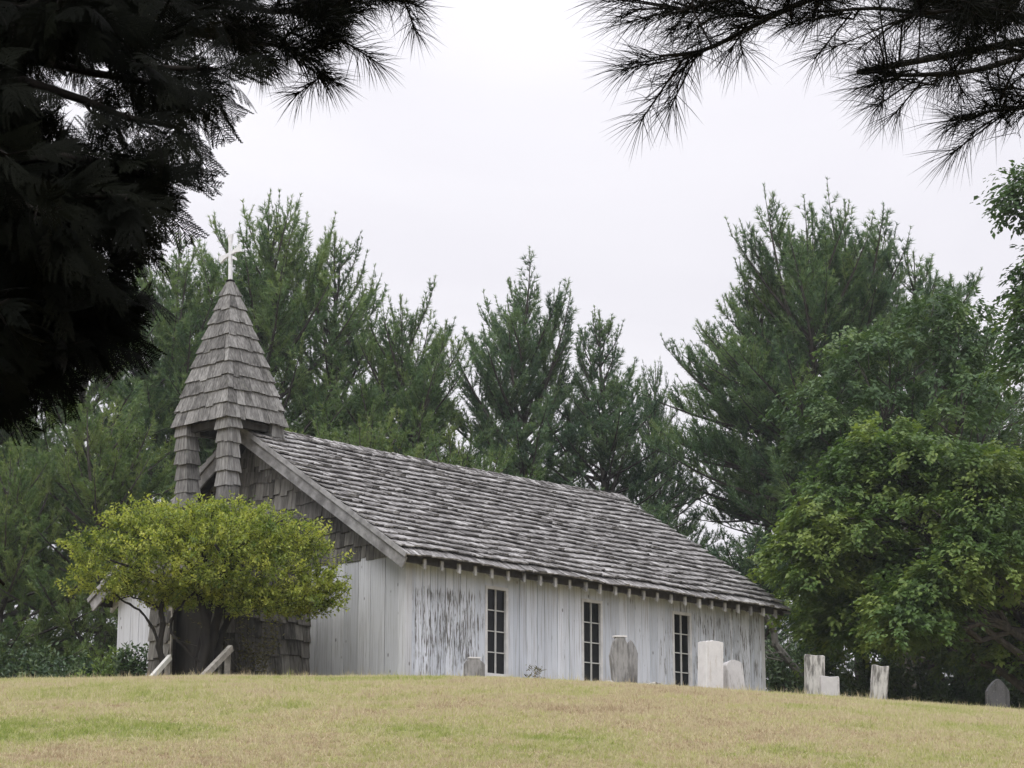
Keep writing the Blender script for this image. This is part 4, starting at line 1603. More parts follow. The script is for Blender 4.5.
# ------------------------------------------------------------------ shrubs
def shrub(label, px, py_top, Y, rx, mat, leaf, n, seed, name='shrub', group='dark shrubs at the edge of the lawn', stretch=1.0):
    global RNG
    keep = RNG
    RNG = np.random.default_rng(seed)
    p = at(px, py_top, Y)
    base = gz(p.x, Y)
    h = p.z - base
    o = empty(name, (p.x, Y, base))
    tag(o, label, 'shrub', group)
    wood, crown = Geo(), Geo()
    n_b = 26
    tips = []
    for i in range(n_b):
        a = RNG.uniform(0, 6.28)
        q = math.sqrt(RNG.uniform(0.02, 1))
        e = np.array([rx * q * math.cos(a), rx * stretch * q * math.sin(a), h * (0.35 + 0.6 * math.sqrt(max(0, 1 - q * q)) + RNG.normal(0, 0.07))])
        bp = limb_path((RNG.normal(0, 0.06), RNG.normal(0, 0.06), -0.1), e, 0.10, 0.4, 6)
        wood.tube(bp, np.linspace(0.022, 0.005, 6), 4)
        tips.append(bp)
    per = n // n_b
    for bp in tips:
        t = RNG.uniform(0.35, 1.03, per)
        P = np.stack([np.interp(t * 5, np.arange(6), bp[:, i]) for i in range(3)], 1) + RNG.normal(0, 0.13 * max(0.5, rx * 0.55), (per, 3))
        P[:, 2] = np.maximum(P[:, 2], 0.03)
        D = rand_dirs(per, -0.6, 0.8) + unit(P * np.array([1, 1, 0.4])) * 0.6
        crown.leaves(P, D, rand_dirs(per, 0.2, 1), leaf * RNG.uniform(0.7, 1.3, per), leaf * 0.5, np.clip(RNG.uniform(0, 0.5) + RNG.uniform(0, 0.5, per), 0, 1))
    wood.build('stems', M['bark_dark'], o)
    crown.build('leaves', M[mat], o)
    RNG = keep
    return o


shrub('low spreading light green shrub in front of the white boards at the left chapel corner', 106, 651, 41.0, 0.50, 'shrub_light', 0.09, 1500, 51, group='shrubs by the chapel front')
shrub('dark glossy rounded shrub against the left side of the shingled porch', 134, 643, 40.4, 0.36, 'shrub_leaf', 0.10, 1500, 52, group='shrubs by the chapel front')
DS = [('dark shrub right against the back corner of the chapel', 785, 640, 50, 1.3), ('dark shrub behind the tall streaked gravestone', 835, 628, 49, 1.4),
      ('dark shrub behind the gap between the short and the tilting gravestones', 880, 648, 48, 1.2), ('low dark shrub right of the tilting gravestone', 925, 668, 47, 1.1),
      ('low dark shrub just left of the slate gravestone', 965, 676, 46, 1.0), ('low dark shrub right of the slate gravestone at the edge', 1022, 682, 46, 1.1)]
for i, (lb, px, py, Y, r_) in enumerate(DS):
    shrub(lb, px, py, Y, r_, 'shrub_leaf', 0.12, 4200, 60 + i)
DL = [('dark shrub at the left edge of the lawn', 15, 640, 47, 1.4), ('dark shrub under the pine boughs, second from the left edge', 62, 652, 46, 1.1)]
for i, (lb, px, py, Y, r_) in enumerate(DL):
    shrub(lb, px, py, Y, r_, 'shrub_leaf', 0.12, 4200, 70 + i)


# yellow-green ornamental tree in front of the porch
def burning_bush():
    global RNG
    keep = RNG
    RNG = np.random.default_rng(90)
    Y = 36.6
    p = at(204, 676, Y)
    base = gz(p.x, Y)
    o = empty('ornamental_tree', (p.x, Y, base))
    tag(o, 'umbrella shaped yellow green ornamental tree with twisted dark stems before the chapel porch', 'tree')
    wood, crown = Geo(), Geo()

    def loc_(px, py, dy=0.0):
        q = at(px, py, Y + dy)
        return np.array([q.x - p.x, dy, q.z - base])
    stems = [
        ([(206, 700, 0), (208, 655, 0.05), (216, 625, 0.1), (222, 590, 0.1), (232, 560, 0.0)], 0.10, 0.06),
        ([(196, 700, -0.1), (203, 660, -0.1), (207, 628, -0.05), (200, 600, 0.1), (196, 565, 0.2)], 0.095, 0.055),
        ([(215, 700, 0.15), (214, 660, 0.2), (222, 632, 0.3), (240, 600, 0.35), (262, 575, 0.4)], 0.07, 0.04),
        ([(202, 700, 0.2), (196, 660, 0.3), (208, 620, 0.5), (214, 590, 0.6), (205, 560, 0.7)], 0.07, 0.04),
        ([(166, 700, -0.2), (166, 672, -0.2), (158, 648, -0.2), (164, 622, -0.25), (160, 606, -0.25), (172, 585, -0.2)], 0.06, 0.04),
        ([(160, 646, -0.2), (152, 628, -0.25), (142, 612, -0.3), (128, 604, -0.4), (112, 592, -0.5)], 0.028, 0.014),
        ([(206, 668, -0.12), (190, 654, -0.2), (178, 642, -0.25), (170, 628, -0.25), (174, 612, -0.2), (186, 600, -0.1), (198, 588, 0.0)], 0.026, 0.018),
        ([(162, 610, -0.25), (150, 603, -0.3), (132, 596, -0.35), (118, 600, -0.4)], 0.02, 0.01),
        ([(224, 610, 0.1), (246, 603, 0.2), (266, 597, 0.3), (290, 588, 0.2), (312, 580, 0.1)], 0.035, 0.016),
        ([(236, 605, 0.3), (262, 604, 0.2), (292, 602, 0.0), (322, 594, -0.1), (334, 584, -0.2)], 0.022, 0.010),
        ([(228, 560, 0), (250, 535, -0.2), (285, 520, -0.3)], 0.06, 0.02), ([(196, 570, 0.2), (160, 545, 0.0), (120, 530, -0.1)], 0.05, 0.02),
        ([(205, 560, 0.3), (205, 530, 0.3), (215, 510, 0.2)], 0.05, 0.02), ([(222, 590, 0.1), (225, 560, -0.6), (215, 545, -1.1)], 0.05, 0.02),
        ([(222, 590, 0.1), (240, 555, 0.8), (250, 535, 1.2)], 0.05, 0.02), ([(172, 590, -0.2), (140, 570, -0.7), (110, 560, -1.0)], 0.04, 0.015),
    ]
    for pts, r0, r1 in stems:
        K = np.array([loc_(*q) for q in pts])
        t = np.linspace(0, len(K) - 1, len(K) * 3)
        Kp = np.stack([np.interp(t, np.arange(len(K)), K[:, i]) for i in range(3)], 1)
        Kp[1:-1] = (Kp[:-2] + Kp[1:-1] * 2 + Kp[2:]) / 4
        Kp[1:-1] += RNG.normal(0, 0.010, Kp[1:-1].shape)
        wood.tube(Kp, np.linspace(r0, r1, len(Kp)) * RNG.uniform(0.88, 1.12, len(Kp)), 8, lump=0.12)
    # leaf masses: (px, py, depth offset, half width px, half height px)
    masses = [(205, 527, 0.1, 88, 21), (130, 545, -0.2, 58, 26), (270, 545, 0.0, 60, 30), (205, 548, -0.9, 90, 26), (205, 545, 0.9, 90, 28), (105, 565, -0.3, 36, 24),
              (300, 560, 0.1, 42, 30), (170, 575, -0.6, 60, 16), (250, 572, -0.4, 66, 20), (318, 590, -0.1, 24, 20), (240, 518, 0.2, 50, 12), (165, 528, 0.0, 50, 16), (205, 530, -0.3, 95, 18), (125, 590, -0.4, 34, 10), (205, 585, -0.2, 50, 10), (260, 592, -0.2, 60, 14), (318, 575, 0.0, 30, 26), (95, 548, -0.2, 34, 20), (100, 580, -0.3, 38, 18), (230, 595, 0.4, 70, 12), (165, 550, 0.6, 60, 24), (250, 548, 0.7, 66, 26),
              (310, 600, -0.2, 32, 16), (215, 600, 0.5, 60, 14), (280, 606, 0.0, 40, 10), (150, 510, 0.0, 26, 8), (225, 512, 0.2, 44, 9), (325, 592, 0.1, 20, 24), (300, 608, 0.0, 34, 12), (262, 608, -0.2, 40, 9), (160, 600, -0.2, 24, 7), (120, 522, 0.0, 20, 8), (140, 588, -0.3, 40, 14), (300, 540, 0.0, 40, 16)]
    for px, py, dy, wx, wz in masses:
        c = loc_(px, py, dy)
        sx, sz = wx / F_PX * Y, wz / F_PX * Y
        n_sh = int(36 * sx * sx / 0.8 + 46 * sx * sz + 18)
        for i in range(n_sh):
            d = rand_dirs(1, -0.7, 1)[0]
            q = RNG.uniform(0.50, 1.04) if RNG.uniform() > 0.12 or d[2] > 0.35 else RNG.uniform(1.05, 1.32)
            tip = c + d * np.array([sx, min(sx, 0.9), sz]) * q
            sdir = unit(d * np.array([1, 1, 0.6]) + np.array([0, 0, RNG.uniform(0.1, 0.9)]) + RNG.normal(0, 0.35, 3))
            ln = RNG.uniform(0.16, 0.42)
            st = tip - sdir * ln * 0.6
            wood.tube(np.stack([st, st + sdir * ln]), [0.005, 0.003], 3)
            n_l = 26
            t = np.linspace(0.0, 1.05, n_l)
            P = st + sdir * (t * ln)[:, None]
            s1 = unit(np.cross(sdir, RNG.normal(size=3)))
            s2 = np.cross(sdir, s1)
            an = np.arange(n_l) * 2.4 + RNG.uniform(0, 6)
            sd_ = s1 * np.cos(an)[:, None] + s2 * np.sin(an)[:, None]
            D = sdir * 0.55 + sd_ * 0.9 + np.array([0, 0, -0.1]) + RNG.normal(0, 0.15, (n_l, 3))
            N = np.array([0, 0, 1.0]) + RNG.normal(0, 0.35, (n_l, 3))
            lf = RNG.uniform(0.040, 0.085, n_l)
            crown.leaves(P + RNG.normal(0, 0.02, (n_l, 3)), D, N, lf, lf * 0.55, np.clip(RNG.uniform(0, 0.55) + RNG.uniform(0, 0.45, n_l), 0, 1))
    wood.build('trunk', M['bark_dark'], o, smooth=True)
    crown.build('crown', M['bush_leaf'], o)
    RNG = keep


burning_bush()


# ------------------------------------------------------------------ dead leaning branch, dry weeds
def dead_branch():
    a, b_ = at(763, 612, 48.6), at(822, 700, 50.0)
    o = empty('dead_tree', (b_.x, b_.y, gz(b_.x, b_.y)))
    tag(o, 'bare grey dead trunk leaning against the back end of the chapel roof', 'dead tree')
    off = np.array(o.location)
    g = Geo()
    A, B = np.array(a) - off, np.array(b_) - off
    B[2] = -0.2
    g.tube(limb_path(B, A, 0.02, 0.2, 9), np.linspace(0.12, 0.07, 9), 7, lump=0.1)
    for i in range(16):
        t = RNG.uniform(0.1, 0.85)
        s = B + (A - B) * t
        e = s + np.array([RNG.uniform(-0.9, 0.5), RNG.uniform(-0.5, 0.5), RNG.uniform(-0.1, 0.6)])
        P = limb_path(s, e, -0.08, 0.5, 6)
        g.tube(P, np.linspace(0.016, 0.005, 6), 4)
        e2 = P[3] + np.array([RNG.uniform(-0.5, 0.3), 0, RNG.uniform(-0.2, 0.3)])
        g.tube(limb_path(P[3], e2, 0.05, 0.4, 5), np.linspace(0.009, 0.004, 5), 3)
    g.build('trunk', M['dead_wood'], o)


dead_branch()


def weed(label, px, Y, h, n, spread, seed):
    global RNG
    keep = RNG
    RNG = np.random.default_rng(seed)
    p = at(px, 676, Y)
    o = empty('dry_weed', (p.x, Y, gz(p.x, Y)))
    tag(o, label, 'weed', 'dry weeds along the chapel walls')
    st, lv = Geo(), Geo()
    for i in range(n):
        e = np.array([RNG.normal(0, spread), RNG.normal(0, spread * 0.4), h * RNG.uniform(0.6, 1.05)])
        P = limb_path((RNG.normal(0, spread * 0.3), RNG.normal(0, spread * 0.2), -0.05), e, 0.06, 0.4, 6)
        st.tube(P, np.linspace(0.007, 0.003, 6), 3)
        k = 26
        t = RNG.uniform(0.35, 1.05, k)
        Q = np.stack([np.interp(t * 5, np.arange(6), P[:, j]) for j in range(3)], 1)
        lv.leaves(Q + RNG.normal(0, 0.03, (k, 3)), rand_dirs(k, -0.4, 0.8), rand_dirs(k, 0.1, 1), RNG.uniform(0.04, 0.10, k), 0.028, RNG.uniform(0, 1, k))
    st.build('stems', M['dead_wood'], o)
    lv.build('leaves', M['weed'], o)
    RNG = keep


weed('tangle of dry brownish weeds against the shingled side of the porch', 250, local(-1.5, PV0 - 0.35, 0).y, 1.25, 26, 0.42, 81)
weed('small dry weed with reddish stalks under the wall between the first two windows', 535, local(3.1, -0.4, 0).y, 0.62, 7, 0.10, 82)


# ------------------------------------------------------------------ near trees framing the view (photographer stands under them)
def near_pine_shoots(crown, tips, K, ln, wd, gravity=0.25):
    """tips = list of (point, direction, shoot length); long soft needles in two bent segments"""
    P, D, S = [np.array(x) for x in zip(*[(a, unit(b), s) for a, b, s in tips])]
    n = len(P) * K
    PP, DD = np.repeat(P, K, 0), np.repeat(D, K, 0)
    SS = np.repeat(S, K)
    t = RNG.beta(1.6, 1.1, n)
    base = PP - DD * (SS * (1 - t))[:, None]
    r = unit(RNG.normal(size=(n, 3)))
    r = unit(r - DD * (r * DD).sum(1, keepdims=True))
    ang = RNG.normal(0.80, 0.30, n) * (1.25 - 0.60 * t)
    d = unit(DD * np.cos(ang)[:, None] + r * np.sin(ang)[:, None])
    l_ = ln * RNG.uniform(0.7, 1.15, n)
    mid = base + d * (l_ * 0.5)[:, None]
    d2 = unit(d + np.array([0, 0, -gravity]) * RNG.uniform(0.5, 1.5, n)[:, None])
    end = mid + d2 * (l_ * 0.5)[:, None]
    s = unit(np.cross(d, RNG.normal(size=(n, 3)))) * (wd / 2)
    V = np.stack([base - s, base + s, mid + s * 0.9, mid - s * 0.9, end], 1).reshape(-1, 3)
    b = np.arange(n)[:, None] * 5
    tn = np.repeat(RNG.uniform(0, 1, n), 5)
    crown.add(V, b + np.array([[0, 1, 2, 3]]), tn)
    crown.T.append((b + np.array([[3, 2, 4]])) + (crown.n - len(V)))


def grow_bough(wood, tips, pts, r0, r1, n_side, seed, side_len=(0.25, 0.5), shoot=(0.07, 0.13), droop=0.0):
    """a limb through pts with side twigs; each twig ends in needle shoots"""
    rg = np.random.default_rng(seed)
    K = np.array(pts, float)
    t = np.linspace(0, len(K) - 1, len(K) * 4)
    P = np.stack([np.interp(t, np.arange(len(K)), K[:, i]) for i in range(3)], 1)
    for _ in range(2):
        P[1:-1] = (P[:-2] + P[1:-1] * 2 + P[2:]) / 4
    wood.tube(P, np.linspace(r0, r1, len(P)), 7)
    m = len(P)
    d_end = unit(P[-1] - P[-3])
    tips.append((P[-1] + d_end * 0.04, d_end, rg.uniform(*shoot) * 1.3))
    for k in range(n_side):
        f = rg.uniform(0.15, 0.98)
        i = min(m - 2, int(f * (m - 1)))
        d = unit(P[i + 1] - P[i])
        sv = unit(np.cross(d, (0, 0, 1)))
        ln = rg.uniform(*side_len) * (1.1 - 0.6 * f)
        sd = unit(d * rg.uniform(0.5, 1.0) + sv * rg.choice([-1, 1]) * rg.uniform(0.3, 0.9) + np.array([0, 0, rg.uniform(-0.26, 0.30) - droop]))
        e = P[i] + sd * ln
        tw = np.stack([P[i], P[i] + sd * ln * 0.5 + rg.normal(0, 0.012, 3), e])
        wood.tube(tw, [r1 * 1.3, r1, r1 * 0.7], 5)
        tips.append((e, unit(e - tw[1]), rg.uniform(*shoot)))
        for j in range(rg.integers(1, 4)):
            g_ = rg.uniform(0.3, 0.9)
            q = P[i] + sd * ln * g_
            s2 = unit(sd + rg.normal(0, 0.55, 3))
            l2 = rg.uniform(0.06, 0.16)
            wood.tube(np.stack([q, q + s2 * l2]), [r1 * 0.9, r1 * 0.6], 4)
            tips.append((q + s2 * l2, s2, rg.uniform(*shoot)))


def coarse_crown(geo, centre, rad, n, leaf, seed, off=None, side=0.0):
    """upper and outer parts of the near crowns: needle sprays through an egg-shaped volume"""
    rg = np.random.default_rng(seed)
    d = rg.normal(size=(n, 3))
    d /= np.linalg.norm(d, axis=1, keepdims=True)
    q = rg.uniform(0.35, 1.0, n) ** 0.6
    P = np.array(centre) + d * np.array(rad) * q[:, None]
    D = d + rg.normal(0, 0.5, (n, 3))
    if off is not None:                                    # boughs over the view are modelled needle by needle instead
        Wp = P + off - np.array((0, 0, EYE))
        dep = Wp[:, 1] * math.cos(PITCH) + Wp[:, 2] * math.sin(PITCH)
        upc = Wp[:, 2] * math.cos(PITCH) - Wp[:, 1] * math.sin(PITCH)
        seen = (dep > 0.05) & (np.abs(Wp[:, 0]) < 0.245 * dep + 0.16 + side) & (np.abs(upc) < 0.185 * dep + 0.16)
        P, D = P[~seen], D[~seen]
        n = len(P)
        if n == 0:
            return
    K = 7                                                  # every twig end carries a brush of needles
    PP, DD = np.repeat(P, K, 0), np.repeat(unit(D), K, 0)
    nd = unit(DD + rg.normal(0, 0.45, (n * K, 3)))
    geo.needles(PP - DD * (leaf * rg.uniform(0, 0.7, n * K))[:, None], nd, leaf * rg.uniform(0.7, 1.3, n * K), leaf * 0.07 if leaf > 0.15 else leaf * 0.10, np.repeat(rg.uniform(0, 1, n), K))


def near_right_pine():
    bx, by = 3.7, 5.0
    o = empty('near_pine_tree', (bx, by, gz(bx, by)))
    tag(o, 'near white pine whose long needled boughs hang in from the top right corner', 'pine tree', 'near trees framing the view')
    off = np.array(o.location)
    wood, crown, tips = Geo(), Geo(), []
    tz = np.linspace(-0.4, 13, 12)
    wood.tube(np.stack([0 * tz + 0.03 * np.sin(tz), 0 * tz, tz], 1), np.linspace(0.22, 0.03, 12), 16, lump=0.05)

    def P(px, py, Y):
        return np.array(at(px, py, Y)) - off

    tr = lambda z: np.array([0, 0, z - off[2]])
    boughs = [
        ([tr(3.50), P(1010, -68, 4.3), P(875, -28, 4.1), P(775, 14, 4.0), P(705, 52, 3.98), P(660, 56, 3.95)], 0.026, 0.004, 14, 11),
        ([tr(3.60), P(960, -68, 4.2), P(815, -38, 4.0), P(730, -3, 3.9), P(663, 16, 3.8)], 0.024, 0.004, 12, 12),
        ([tr(3.25), P(1080, 34, 4.3), P(980, 72, 4.2), P(900, 76, 4.1), P(877, 72, 4.05)], 0.022, 0.004, 9, 13),
        ([tr(3.65), P(900, -98, 4.6), P(775, -58, 4.5), P(695, -30, 4.4), P(655, -26, 4.4)], 0.022, 0.004, 9, 14),
        ([tr(3.20), P(1080, 94, 4.0), P(1015, 109, 3.95), P(982, 112, 3.9)], 0.018, 0.004, 6, 15),
        ([tr(3.35), P(1060, 12, 4.5), P(960, 22, 4.4), P(885, 7, 4.35), P(815, 12, 4.3)], 0.024, 0.004, 13, 16),
        ([tr(3.45), P(1060, -28, 4.0), P(1000, 2, 3.9), P(940, 12, 3.8), P(900, 16, 3.8)], 0.024, 0.004, 12, 17),
        ([tr(3.55), P(1040, -48, 4.8), P(930, -28, 4.7), P(855, -18, 4.7), P(785, -13, 4.6)], 0.024, 0.004, 14, 18),
        ([tr(3.35), P(1080, 44, 4.7), P(1030, 54, 4.7), P(990, 44, 4.7), P(960, 54, 4.7)], 0.02, 0.004, 9, 19),
        ([tr(3.45), P(1070, -8, 4.6), P(1030, -8, 4.5), P(1000, 7, 4.5), P(975, 2, 4.4)], 0.03, 0.006, 16, 20),
    ]
    for pts, r0, r1, ns, sd_ in boughs:
        grow_bough(wood, tips, pts, r0 * 0.42, r1 * 0.62, ns, sd_, (0.05, 0.12), (0.06, 0.10), -0.12)
    near_pine_shoots(crown, tips, 50, 0.096, 0.0013, 0.16)
    for k in range(34):
        z = 3.2 + k * 0.28
        a = k * 2.4
        ln = 3.4 * max(0.15, 1 - ((z - 3) / 10.5) ** 1.6)
        e = np.array([math.cos(a) * ln, math.sin(a) * ln, z + 0.5])
        wood.tube(limb_path((0, 0, z), e, -0.05, 0.3, 6), np.linspace(0.05, 0.01, 6), 5)
        for f in (0.35, 0.6, 0.85, 1.0):
            coarse_crown(crown, np.array([0, 0, z]) * (1 - f) + e * f, (0.75, 0.75, 0.32), 420, 0.16, 300 + k, off)
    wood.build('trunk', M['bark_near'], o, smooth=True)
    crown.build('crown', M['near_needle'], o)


near_right_pine()


def near_left_pine():
    bx, by = -3.4, 6.2
    o = empty('near_pine_tree', (bx, by, gz(bx, by)))
    tag(o, 'near white pine whose needled bough reaches along the top edge from behind the black cedar', 'pine tree', 'near trees framing the view')
    off = np.array(o.location)
    wood, crown, tips = Geo(), Geo(), []
    tz = np.linspace(-0.4, 12, 12)
    wood.tube(np.stack([0 * tz, 0.03 * np.sin(tz), tz], 1), np.linspace(0.2, 0.03, 12), 16, lump=0.05)

    def P(px, py, Y):
        return np.array(at(px, py, Y)) - off

    tr = lambda z: np.array([0, 0, z - off[2]])
    boughs = [
        ([tr(3.95), P(0, -60, 6.0), P(150, -20, 5.9), P(270, 15, 5.8), P(335, 6, 5.7), P(380, -10, 5.7)], 0.03, 0.005, 22, 31),
        ([tr(3.85), P(0, 0, 5.8), P(120, 20, 5.7), P(230, 40, 5.6), P(285, 46, 5.5), P(306, 56, 5.5)], 0.026, 0.005, 20, 32),
        ([tr(4.05), P(60, -60, 5.6), P(180, -30, 5.5), P(290, -5, 5.4), P(328, 14, 5.4)], 0.026, 0.005, 20, 33),
        ([tr(4.15), P(20, -80, 6.2), P(160, -50, 6.2), P(280, -20, 6.2), P(350, -14, 6.1)], 0.026, 0.005, 18, 34),
        ([tr(3.85), P(0, 10, 6.3), P(110, 30, 6.3), P(200, 28, 6.2), P(262, 34, 6.2)], 0.026, 0.005, 20, 35),
    ]
    for pts, r0, r1, ns, sd_ in boughs:
        grow_bough(wood, tips, pts, r0 * 0.5, r1 * 0.7, ns, sd_, (0.10, 0.28), (0.08, 0.13))
    near_pine_shoots(crown, tips, 85, 0.105, 0.0020, 0.2)
    for k in range(30):
        z = 3.4 + k * 0.28
        a = k * 2.4 + 1
        ln = 3.0 * max(0.15, 1 - ((z - 3) / 9.8) ** 1.6)
        e = np.array([math.cos(a) * ln, math.sin(a) * ln, z + 0.5])
        wood.tube(limb_path((0, 0, z), e, -0.05, 0.3, 6), np.linspace(0.05, 0.01, 6), 5)
        for f in (0.35, 0.6, 0.85, 1.0):
            coarse_crown(crown, np.array([0, 0, z]) * (1 - f) + e * f, (0.75, 0.75, 0.32), 420, 0.16, 400 + k, off)
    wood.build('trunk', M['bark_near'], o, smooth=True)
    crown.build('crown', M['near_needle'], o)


near_left_pine()


def spray_proto(seed, ln=0.24):
    """one flat fern-like cedar spray lying in x (forward) / y, three orders of scaly branchlets; returns quads"""
    rg = np.random.default_rng(seed)
    Q = []

    def strip(p, d, l, w):
        s = np.array([-d[1], d[0]]) * w / 2
        Q.append(np.array([[*(p - s)], [*(p + s)], [*(p + d * l + s * 0.55)], [*(p + d * l - s * 0.55)]]))

    def rot(d, a):
        return np.array([d[0] * math.cos(a) - d[1] * math.sin(a), d[0] * math.sin(a) + d[1] * math.cos(a)])
    p, d = np.zeros(2), np.array([1.0, 0.0])
    n1 = 15
    bend = rg.normal(0, 0.03)
    for i in range(n1):
        f = i / n1
        st = ln / n1
        strip(p, d, st * 1.1, 0.0052)
        sd = 1 if i % 2 else -1
        l1 = ln * (0.50 * math.sin(math.pi * min(1, (f * 0.85 + 0.18))) + 0.06) * rg.uniform(0.8, 1.15)
        d1 = rot(d, sd * rg.uniform(0.72, 0.98))
        n2 = max(3, int(l1 / 0.0105))
        q = p.copy()
        for j in range(n2):
            s1 = l1 / n2
            strip(q, d1, s1 * 1.15, 0.0044)
            f2 = j / n2
            for s_ in (1, -1):
                l2 = 0.022 * (1.05 - f2) * rg.uniform(0.7, 1.25) + 0.006
                strip(q + d1 * s1 * (0.5 if s_ > 0 else 0.1), rot(d1, s_ * rg.uniform(0.55, 0.8)), l2, 0.0044)
            d1 = rot(d1, -sd * 0.045)
            q = q + d1 * s1
        d = rot(d, bend + rg.normal(0, 0.03))
        p = p + d * st
    A = np.stack(Q)                                       # (n,4,2)
    return A


def near_cedar():
    global RNG
    keep = RNG
    RNG = np.random.default_rng(500)
    bx, by = -1.75, 5.0
    o = empty('cedar_tree', (bx, by, gz(bx, by)))
    tag(o, 'near cedar with flat fern like sprays, a black silhouette down the left edge', 'cedar tree', 'near trees framing the view')
    off = np.array(o.location)
    wood, crown = Geo(), Geo()
    tz = np.linspace(-0.4, 7.2, 12)
    wood.tube(np.stack([0.03 * np.sin(tz * 1.3), 0 * tz, tz], 1), np.linspace(0.17, 0.02, 12), 10, lump=0.08)
    protos = [spray_proto(s) for s in range(5)]
    cen = [pr.mean((0, 1)) for pr in protos]

    def put_sprays(P, D, scale, cup=0.40):
        """flat sprays at P pointing D, faces roughly towards a random side"""
        n = len(P)
        D = unit(D)
        N = unit(np.cross(D, np.cross(RNG.normal(0, 0.55, (n, 3)) + np.array([0.0, -0.75, 0.45]), D)))
        S = np.cross(N, D)
        kind = RNG.integers(0, len(protos), n)
        for k, pr in enumerate(protos):
            ix = np.where(kind == k)[0]
            if not len(ix):
                continue
            m = len(pr)
            X, Yy = pr[..., 0].reshape(-1), pr[..., 1].reshape(-1)
            sc = scale[ix][:, None]
            zz = -cup * (X ** 2 + 0.8 * Yy ** 2) / 0.24
            V = P[ix][:, None] + D[ix][:, None] * (X * sc)[..., None] + S[ix][:, None] * (Yy * sc)[..., None] + N[ix][:, None] * (zz * sc)[..., None]
            crown.add(V.reshape(-1, 3), np.arange(len(ix) * m * 4).reshape(-1, 4), np.repeat(RNG.uniform(0, 1, len(ix)), m * 4))

    def limb(p0, p1, sag, n_sp, spread, sc=(0.30, 0.54), r0=0.022, hang=0.6, t0=0.2):
        LP = limb_path(p0, p1, sag, 0.25, 9)
        wood.tube(LP, np.linspace(r0, 0.005, 9), 6)
        t = RNG.uniform(t0, 1.0, n_sp) ** 0.8
        P0 = np.stack([np.interp(t * 8, np.arange(9), LP[:, i]) for i in range(3)], 1)
        out = unit(LP[-1] - LP[0])
        D = out * 0.75 + RNG.normal(0, 0.65, (n_sp, 3)) + np.array([0, 0, -hang])
        D = unit(D)
        st = RNG.uniform(0, spread, n_sp)[:, None]
        P = P0 + D * st * 0.7
        for a, b in list(zip(P0, P))[::2]:
            wood.tube(np.stack([a, (a + b) / 2 + RNG.normal(0, 0.01, 3), b]), [0.004, 0.003, 0.002], 3)
        put_sprays(P, D, RNG.uniform(*sc, n_sp))

    def P(px, py, Y):
        return np.array(at(px, py, Y)) - off

    tr = lambda z: np.array([0, 0, z - off[2]])
    vis = [   # limbs seen in the picture: start height on the trunk, end, sag, sprays, spread, first spray along the limb
        (3.60, P(216, 70, 4.6), 0.05, 28, 0.08, 0.70), (3.50, P(208, 98, 4.7), 0.05, 24, 0.08, 0.74), (3.38, P(180, 128, 4.6), 0.05, 22, 0.08, 0.70), (3.60, P(150, 60, 4.9), 0.05, 26, 0.08, 0.6), (3.28, P(168, 184, 4.6), 0.03, 90, 0.06, 0.55),
        (3.20, P(130, 196, 4.5), 0.03, 100, 0.06, 0.3), (3.05, P(118, 240, 4.7), 0.05, 150, 0.11, 0.10), (2.95, P(112, 285, 4.6), 0.05, 150, 0.10, 0.10), (2.85, P(104, 318, 4.7), 0.05, 150, 0.10, 0.05),
        (2.75, P(70, 330, 4.6), 0.05, 140, 0.12, 0.05), (2.65, P(25, 350, 4.7), 0.05, 120, 0.12, 0.05), (2.60, P(0, 372, 4.6), 0.05, 90, 0.12, 0.05), (3.25, P(6, 120, 5.0), 0.05, 130, 0.10, 0.05),
        (3.45, P(0, 80, 4.4), 0.05, 160, 0.10, 0.05), (3.12, P(60, 222, 4.4), 0.05, 190, 0.12, 0.05), (3.00, P(50, 260, 4.5), 0.05, 170, 0.16, 0.05), (3.65, P(95, 10, 4.6), 0.05, 150, 0.16, 0.05),
        (3.75, P(170, -5, 4.8), 0.05, 100, 0.10, 0.10), (3.35, P(0, 150, 4.3), 0.05, 150, 0.14, 0.05), (3.80, P(225, 8, 5.1), 0.04, 80, 0.10, 0.10), (2.85, P(10, 300, 4.4), 0.05, 150, 0.16, 0.05),
        (3.55, P(30, 30, 5.2), 0.05, 160, 0.2, 0.05), (3.05, P(40, 190, 5.2), 0.05, 170, 0.14, 0.05), (2.95, P(60, 300, 5.1), 0.05, 150, 0.14, 0.05), (3.70, P(130, -20, 5.3), 0.04, 140, 0.16, 0.05),
    ]
    for z, e, sag, n_sp, spread, t0 in vis:
        limb(tr(z), e, sag, n_sp, spread, t0=t0)
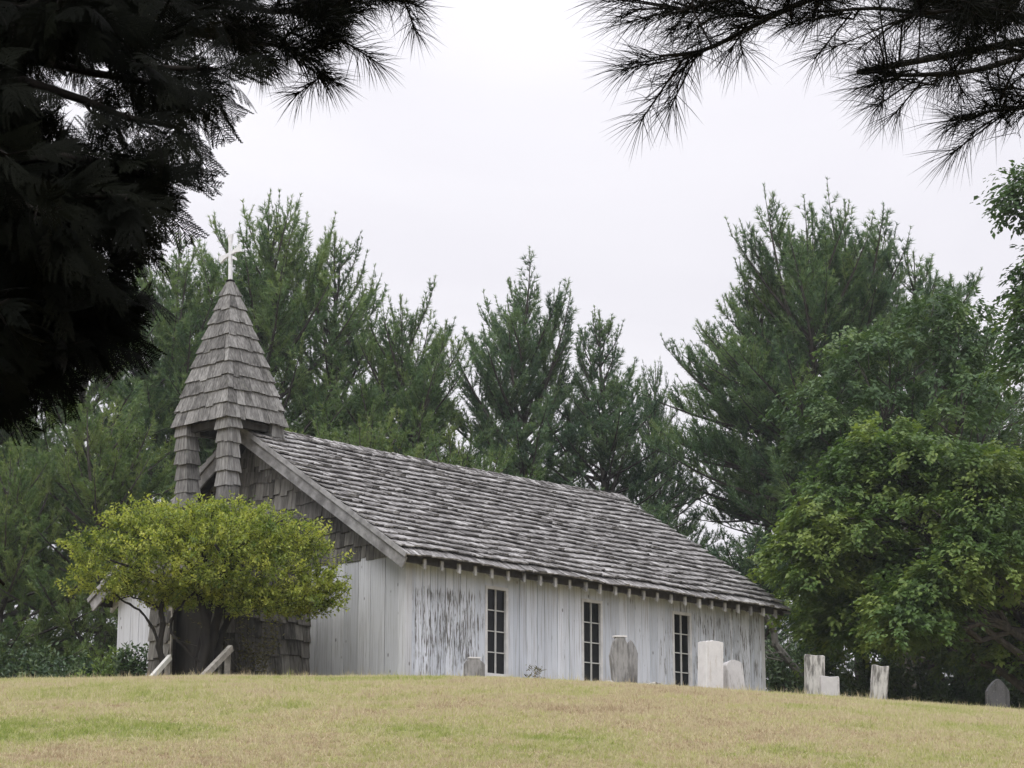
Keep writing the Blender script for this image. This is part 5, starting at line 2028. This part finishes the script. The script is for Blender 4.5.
    for k in range(60):                                    # the rest of the cone, plainer
        z = 0.5 + 6.2 * (k / 60)
        a = k * 2.39996 + 0.5
        ln = 1.15 * max(0.12, 1 - (z / 7.3) ** 1.8)
        if 0.4 < z < 4.2 and -1.3 < math.atan2(math.sin(a), math.cos(a)) < 1.0:
            continue
        e = np.array([math.cos(a) * ln, math.sin(a) * ln, z - 0.15])
        wood.tube(limb_path((0, 0, z), e, 0.06, 0.3, 6), np.linspace(0.02, 0.005, 6), 5)
        for f in (0.3, 0.65, 1.0):
            coarse_crown(crown, np.array([0, 0, z]) * (1 - f) + e * f, (0.30, 0.30, 0.26), 230, 0.10, 600 + k, off)
    # dense dead heart of the crown round the trunk
    coarse_crown(crown, (0.36, 0.0, 3.12 - off[2]), (0.40, 0.35, 0.42), 5200, 0.06, 777)
    coarse_crown(crown, (0.28, 0.0, 3.72 - off[2]), (0.34, 0.35, 0.30), 3000, 0.06, 778)
    wood.build('trunk', M['bark_near'], o, smooth=True)
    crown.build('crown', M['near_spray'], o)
    RNG = keep


near_cedar()

# unseen trees added behind the photographer, blocking sky to darken the near foliage
BK = [(-4.5, -4.0, 11), (0.3, -6.0, 13), (5.2, -4.5, 12), (-8.5, 0.5, 11), (8.0, 0.5, 12)]


def back_shade_tree():
    wood, crown = Geo(), Geo()
    tz = np.linspace(-0.4, 11.5, 10)
    wood.tube(np.stack([0.05 * np.sin(tz), 0 * tz, tz], 1), np.linspace(0.24, 0.03, 10), 9, lump=0.05)
    for k in range(34):
        z = 0.8 + k * 0.32
        a = k * 2.4
        ln = 3.2 * max(0.12, 1 - (z / 12.5) ** 1.8)
        e = np.array([math.cos(a) * ln, math.sin(a) * ln, z + 0.2])
        wood.tube(limb_path((0, 0, z), e, 0.04, 0.3, 6), np.linspace(0.05, 0.01, 6), 5)
        for f in (0.3, 0.6, 0.85, 1.0):
            coarse_crown(crown, np.array([0, 0, z]) * (1 - f) + e * f, (0.8, 0.8, 0.4), 330, 0.19, 900 + k)
    return wood.build('trunk', M['bark_near']), crown.build('crown', M['near_needle'])


bt, bc = back_shade_tree()
lab = ['spruce behind the viewpoint to the left', 'spruce directly behind the viewpoint', 'spruce behind the viewpoint to the right', 'spruce beside the viewpoint on the far left', 'spruce beside the viewpoint on the far right']
for i, (x, y, h) in enumerate(BK):
    o = empty('shade_spruce', (x, y, gz(x, y)), i * 1.3)
    o.scale = (h / 11.5,) * 3
    tag(o, 'added, shade-casting dark ' + lab[i], 'spruce tree', 'added shade trees behind the viewpoint')
    for src in (bt, bc):
        c = src if i == 0 else src.copy()
        if i:
            COL.objects.link(c)
        c.parent = o
